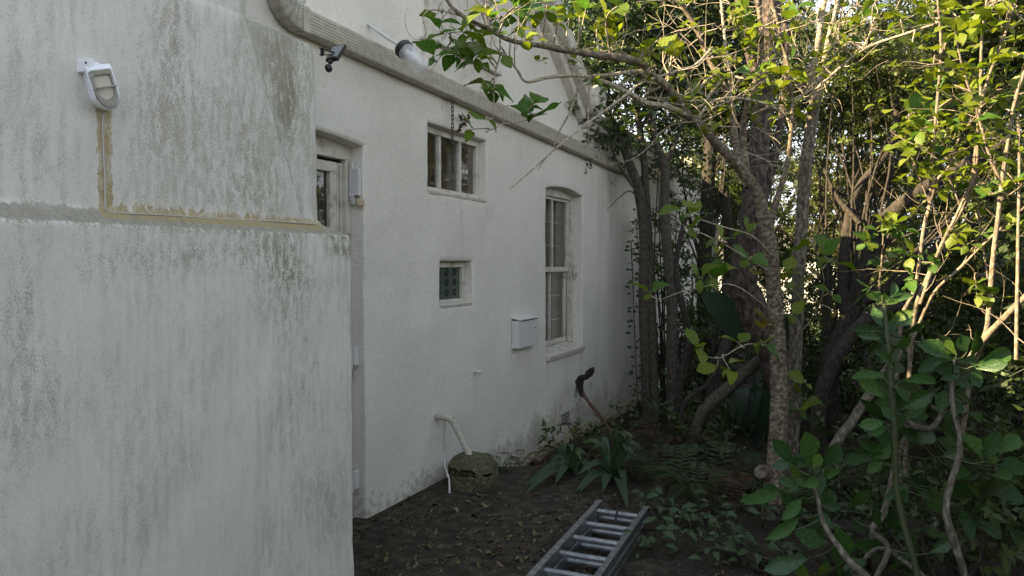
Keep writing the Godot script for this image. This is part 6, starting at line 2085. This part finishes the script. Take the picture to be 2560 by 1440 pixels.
		for k in e[1]:
			var p: Vector3 = s[int(float(k) / e[1] * (s.size() - 1))][0]
			var a := rng.randf() * TAU
			var d := Vector3(cos(a) * 1.0, rng.randf_range(-0.3, 0.6), sin(a) * 0.7).normalized()
			var l := rng.randf_range(0.045, 0.075)
			var b := p + d * rng.randf_range(0.015, 0.07)
			copy_mesh("leaf", little, leafm, leaf_at(b, b + d * l, l * 0.8, Vector3(rng.randf_range(-0.4, 0.4), 0.7, 0.8)), c)

func frond(st: Shape, root: Vector3, tip: Vector3, lift: float, width: float, pinnae: int) -> void:
	var pts := [[root, 0.003], [root.lerp(tip, 0.5) + Vector3.UP * lift, 0.0022], [tip, 0.001]]
	var s := spline(pts, 12)
	var v := PackedVector3Array()
	var r := PackedFloat32Array()
	for e in s:
		v.append(e[0])
		r.append(e[1])
	st.tube(v, r, 3, false)
	for k in pinnae:
		var f := 0.14 + 0.85 * k / pinnae
		var i := int(f * (s.size() - 1))
		var p: Vector3 = s[i][0].lerp(s[mini(i + 1, s.size() - 1)][0], f * (s.size() - 1) - i)
		var d: Vector3 = (s[mini(i + 1, s.size() - 1)][0] - s[maxi(i - 1, 0)][0]).normalized()
		var x := d.cross(Vector3.UP).normalized()
		var z := x.cross(d)
		var l := width * sin(PI * (0.15 + 0.82 * f)) * rng.randf_range(0.85, 1.1)
		for side in [-1.0, 1.0]:
			var e: Vector3 = (x * side + d * 0.35 - z * 0.15).normalized()
			var w: float = l * 0.05 + 0.0022
			var a := st.add(p, z)
			var b := st.add(p + e * l * 0.5 + d * w, z)
			var c := st.add(p + e * l - z * l * 0.15, z)
			var g := st.add(p + e * l * 0.5 - d * w, z)
			st.quad(a, b, c, g)

func build_ferns() -> void:
	var green := leafy("fern_green", C(0.038, 0.066, 0.020), C(0.5, 0.55, 0.2), 0.55)
	var brown := leafy("fern_brown", C(0.075, 0.042, 0.024), C(0.3, 0.2, 0.1), 0.8)
	var list := [[1690, 1230, 5.0, 0.42, 11, false, "green fern at the tip of the ladder's right rail"], [1790, 1190, 5.4, 0.5, 12, false, "wide fern in front of the slanting stem"], [1870, 1170, 5.6, 0.45, 10, false, "fern left of the crooked trunk"], [1640, 1160, 6.0, 0.4, 9, false, "fern behind the arching strap leaves"], [1670, 1120, 6.6, 0.45, 9, true, "withered brown fern below the slim trunks"], [1250, 1175, 5.35, 0.16, 6, false, "little green fern behind the mossy gully"], [1300, 1160, 5.7, 0.22, 4, true, "wiry dead fern at the foot of the wall"], [1740, 1290, 4.6, 0.35, 9, false, "low fern right of the ladder"], [1600, 1185, 5.3, 0.25, 8, true, "dead fern crowns beside the ladder's far end"], [1420, 1165, 5.9, 0.3, 9, false, "dark fern in front of the air brick"], [1490, 1110, 6.5, 0.36, 9, true, "dry reddish fern near the dried stalk"], [1370, 1150, 6.2, 0.22, 7, true, "brown fern remains at the foot of the wall"], [1580, 1230, 5.2, 0.3, 9, false, "fern beside the far end of the ladder"], [1820, 1290, 4.7, 0.36, 9, true, "brown drooping fern against the crooked trunk's foot"]]
	for e in list:
		var c := P(e[0], e[1], e[2])
		var foot := ground_at(c)
		var o := thing("fern", foot, e[6], "fern")
		for k in e[4]:
			var a: float = TAU * k / e[4] + rng.randf() * 0.5
			var l: float = e[3] * rng.randf_range(0.75, 1.15)
			var st := Shape.new()
			var tip := foot + Vector3(cos(a) * l, l * rng.randf_range(0.1, 0.8), sin(a) * l)
			tip.y = maxf(tip.y, ground_y(tip.x, tip.z) + 0.03)
			frond(st, foot, tip, l * rng.randf_range(0.25, 0.45), l * 0.22, 22 if e[3] > 0.3 else 14)
			part("frond", st, brown if e[5] or rng.randf() < 0.12 else green, o)

func build_ground_plants() -> void:
	var m := leafy("cover_leaf", C(0.042, 0.08, 0.026), C(0.5, 0.55, 0.2), 0.42)
	var lf := leaf_shape([0.06, 0.55, 0.78, 0.7, 0.4, 0.03], 0.3, 0.25, 0.03)
	var spots := [[1640, 1330], [1660, 1370], [1640, 1400], [1700, 1390], [1745, 1400], [1790, 1300], [1800, 1350], [1850, 1340], [1840, 1400], [1870, 1290], [1600, 1410], [1690, 1320], [1780, 1430], [1720, 1345], [1890, 1430], [2010, 1400], [2080, 1300], [2130, 1250], [1620, 1290], [1665, 1300], [1730, 1310], [1760, 1360], [1810, 1400], [1860, 1425], [1905, 1330], [1960, 1420], [2040, 1350], [2100, 1430]]
	for k in spots.size():
		var q: Array = spots[k]
		var p := on_ground(q[0], q[1], -0.02)
		p = ground_at(p)
		var words := ["beside the ladder's right rail", "in the soil before the crooked trunk", "under the glossy shrub"]
		var w := 0 if q[0] < 1710 else (1 if q[0] < 1900 else 2)
		var o := thing("seedling", p, "small low green seedling with oval leaves " + words[w], "seedling", "seedlings " + words[w])
		var st := Shape.new()
		var n := 5 + rng.randi() % 5
		for j in n:
			var a := TAU * j / n + rng.randf()
			var h := rng.randf_range(0.04, 0.16)
			var b := p + Vector3(cos(a) * 0.05, h, sin(a) * 0.05)
			st.tube(PackedVector3Array([p, p.lerp(b, 0.5) + Vector3.UP * 0.01, b]), PackedFloat32Array([0.002, 0.0018, 0.0012]), 4, false)
			var d := Vector3(cos(a), rng.randf_range(-0.2, 0.3), sin(a)).normalized()
			var l := rng.randf_range(0.035, 0.09)
			copy_mesh("leaf", lf, m, leaf_at(b, b + d * l, l * 0.7, Vector3(rng.randf_range(-0.3, 0.3), 1, 0.4)), o)
		part("stems", st, M["green_stem"], o)

func build_beyond() -> void:
	# close-boarded fence at the bottom of the garden
	var m := grained("fence_dark", [[0.3, 0.018, 0.015, 0.012], [0.7, 0.05, 0.042, 0.034]], 0.04, 1.5, 0.9, 0.3, 161)
	var a := P(1735, 1010, 11.6)
	var b := P(2010, 1010, 12.6)
	var y := ground_y(a.x, a.z)
	var o := thing("paling_fence", Vector3(a.x, y, a.z), "dark paling fence with light showing through its slits", "fence")
	var dir := b - a
	dir.y = 0
	var len_ := dir.length()
	dir /= len_
	var t := 0.0
	var bs := Basis(dir, Vector3.UP, dir.cross(Vector3.UP))
	while t < len_:
		var st := Shape.new()
		st.box(Vector3(a.x, y + 0.52, a.z) + dir * t, Vector3(0.10, 1.05 + rng.randf() * 0.03, 0.02), bs * Basis(Vector3.BACK, rng.randf_range(-0.012, 0.012)), 0.003)
		part("paling", st, m, o)
		t += 0.112
	for h in [0.25, 0.85]:
		var st := Shape.new()
		st.box(Vector3(a.x, y + h, a.z) + dir * len_ * 0.5 - bs.z * -0.03, Vector3(len_, 0.07, 0.03), bs, 0.004)
		part("rail", st, m, o)
	# added white house, turned to the sun so the tree gaps look bright
	var white := grained("far_plaster", [[0.3, 0.62, 0.61, 0.58], [0.7, 0.74, 0.73, 0.70]], 0.02, 0.3, 0.9, 0.0, 162)
	var c := P(1960, 700, 42.0)
	c.y = ground_y(c.x, c.z)
	var turn := Basis(Vector3.UP, -0.75)
	var h := thing("added_white_house", c, "added white house that brightens the gaps between the trees", "house")
	var st := Shape.new()
	st.box(c + Vector3.UP * 1.6, Vector3(11, 3.4, 6), turn, 0.02)
	part("wall", st, white, h)
	st = Shape.new()
	for s in [-1, 1]:
		slab(st, c + turn * Vector3(-5.8, 5.0, 0), c + turn * Vector3(5.8, 5.0, 0), c + turn * Vector3(5.8, 3.2, s * 3.4), c + turn * Vector3(-5.8, 3.2, s * 3.4), 0.12)
	part("roof", st, M["dark_thatch"], h)
	for q in [-3.4, 0.0, 3.4]:
		st = Shape.new()
		st.box(c + turn * Vector3(q, 1.7, 3.0), Vector3(1.1, 1.4, 0.08), turn, 0.02)
		part("window", st, M["room_dark"], h)
	# hedge at the far side of the lawn
	var mat := leafy("hedge_foliage", Color.WHITE, C(0.7, 0.8, 0.3), 0.5)
	var small := [spray_shape(11, 0.24, 0.12, 501)]
	for e in [[2350, 760, 19.0, 2.6, 1.4, "sunlit hedge beyond the right-hand trees"], [2120, 900, 21.0, 2.2, 1.1, "sunlit low bushes on the lawn beyond the airy tree"], [2620, 700, 17.0, 2.4, 2.0, "tall sunlit bush beyond the garden's right side"]]:
		var p := P(e[0], e[1], e[2])
		var f := ground_at(p)
		var hd := thing("far_bush", f, e[5], "bush", "bushes beyond the garden")
		st = Shape.new()
		limb(st, [[f, 0.1], [p, 0.05]], 3, 6, 0.1)
		part("stem", st, M["dark_bark"], hd)
		crown(hd, "foliage", small, mat, [[Vector3(p.x, p.y, p.z), Vector3(e[3], e[4], e[3] * 0.7)]], 34.0, Vector2(0.3, 0.6), Color(0.085, 0.12, 0.03), 0.5, 8)

func _ready() -> void:
	rng.seed = 20240
	# camera
	var cam := Camera3D.new()
	cam.name = "camera"
	cam.fov = rad_to_deg(2.0 * atan(720.0 / FOCAL))
	cam.near = 0.05
	cam.far = 600.0
	add_child(cam)
	cam.position = EYE
	cam.rotation = Vector3(-PITCH, 0, 0)
	cam.current = true
	# sky
	var env := Environment.new()
	var sky := Sky.new()
	var sm := ProceduralSkyMaterial.new()
	sm.sky_top_color = C(0.48, 0.555, 0.68)
	sm.sky_horizon_color = C(0.97, 0.99, 1.0)
	sm.sky_curve = 0.18
	sm.ground_horizon_color = C(0.45, 0.45, 0.40)
	sm.ground_bottom_color = C(0.12, 0.12, 0.10)
	sm.sun_angle_max = 20.0
	sky.sky_material = sm
	env.background_mode = Environment.BG_SKY
	env.sky = sky
	env.tonemap_mode = Environment.TONE_MAPPER_LINEAR
	env.tonemap_exposure = 4.8
	env.background_energy_multiplier = 0.5
	env.sdfgi_enabled = true
	env.ssao_enabled = true
	env.ssil_enabled = true
	var we := WorldEnvironment.new()
	we.name = "environment"
	we.environment = env
	add_child(we)
	# low afternoon sun from the far side of the house: it clears the gable's left slope and lights the tree tops
	var sun := DirectionalLight3D.new()
	sun.name = "sun"
	sun.light_energy = 1.6
	sun.light_color = C(1.0, 0.80, 0.47)
	sun.light_angular_distance = 0.5
	sun.shadow_enabled = true
	add_child(sun)
	var el := deg_to_rad(31.0)
	var az := deg_to_rad(-14.5)
	var to_sun := Vector3(-cos(el) * cos(az), sin(el), -cos(el) * sin(az))
	sun.look_at_from_position(to_sun * 20.0, Vector3.ZERO, Vector3.UP)
	leaf_textures()
	# large structure
	build_ground()
	build_house()
	# things
	build_sensor()
	build_floodlight()
	jar_lamp(on_wall(920, 60, 0.0), P(1003, 116, 4.24), P(1062, 176, 4.18), "jar lamp with a black cap on a slanting arm from the upper wall")
	jar_lamp(on_wall(640, -95, 0.0), P(705, -45, 3.5), P(752, 5, 3.42), "jar lamp whose glass tip shows above the pipe elbow")
	build_downpipe()
	build_chain()
	build_wall_bits()
	build_ladder()
	build_young_tree()
	build_wand_shrub()
	build_glossy_shrub()
	build_wall_trees()
	build_far_trees()
	build_understory()
	build_added_hedge()
	build_big_leaves()
	build_ferns()
	build_ground_plants()
	build_beyond()
	build_litter()
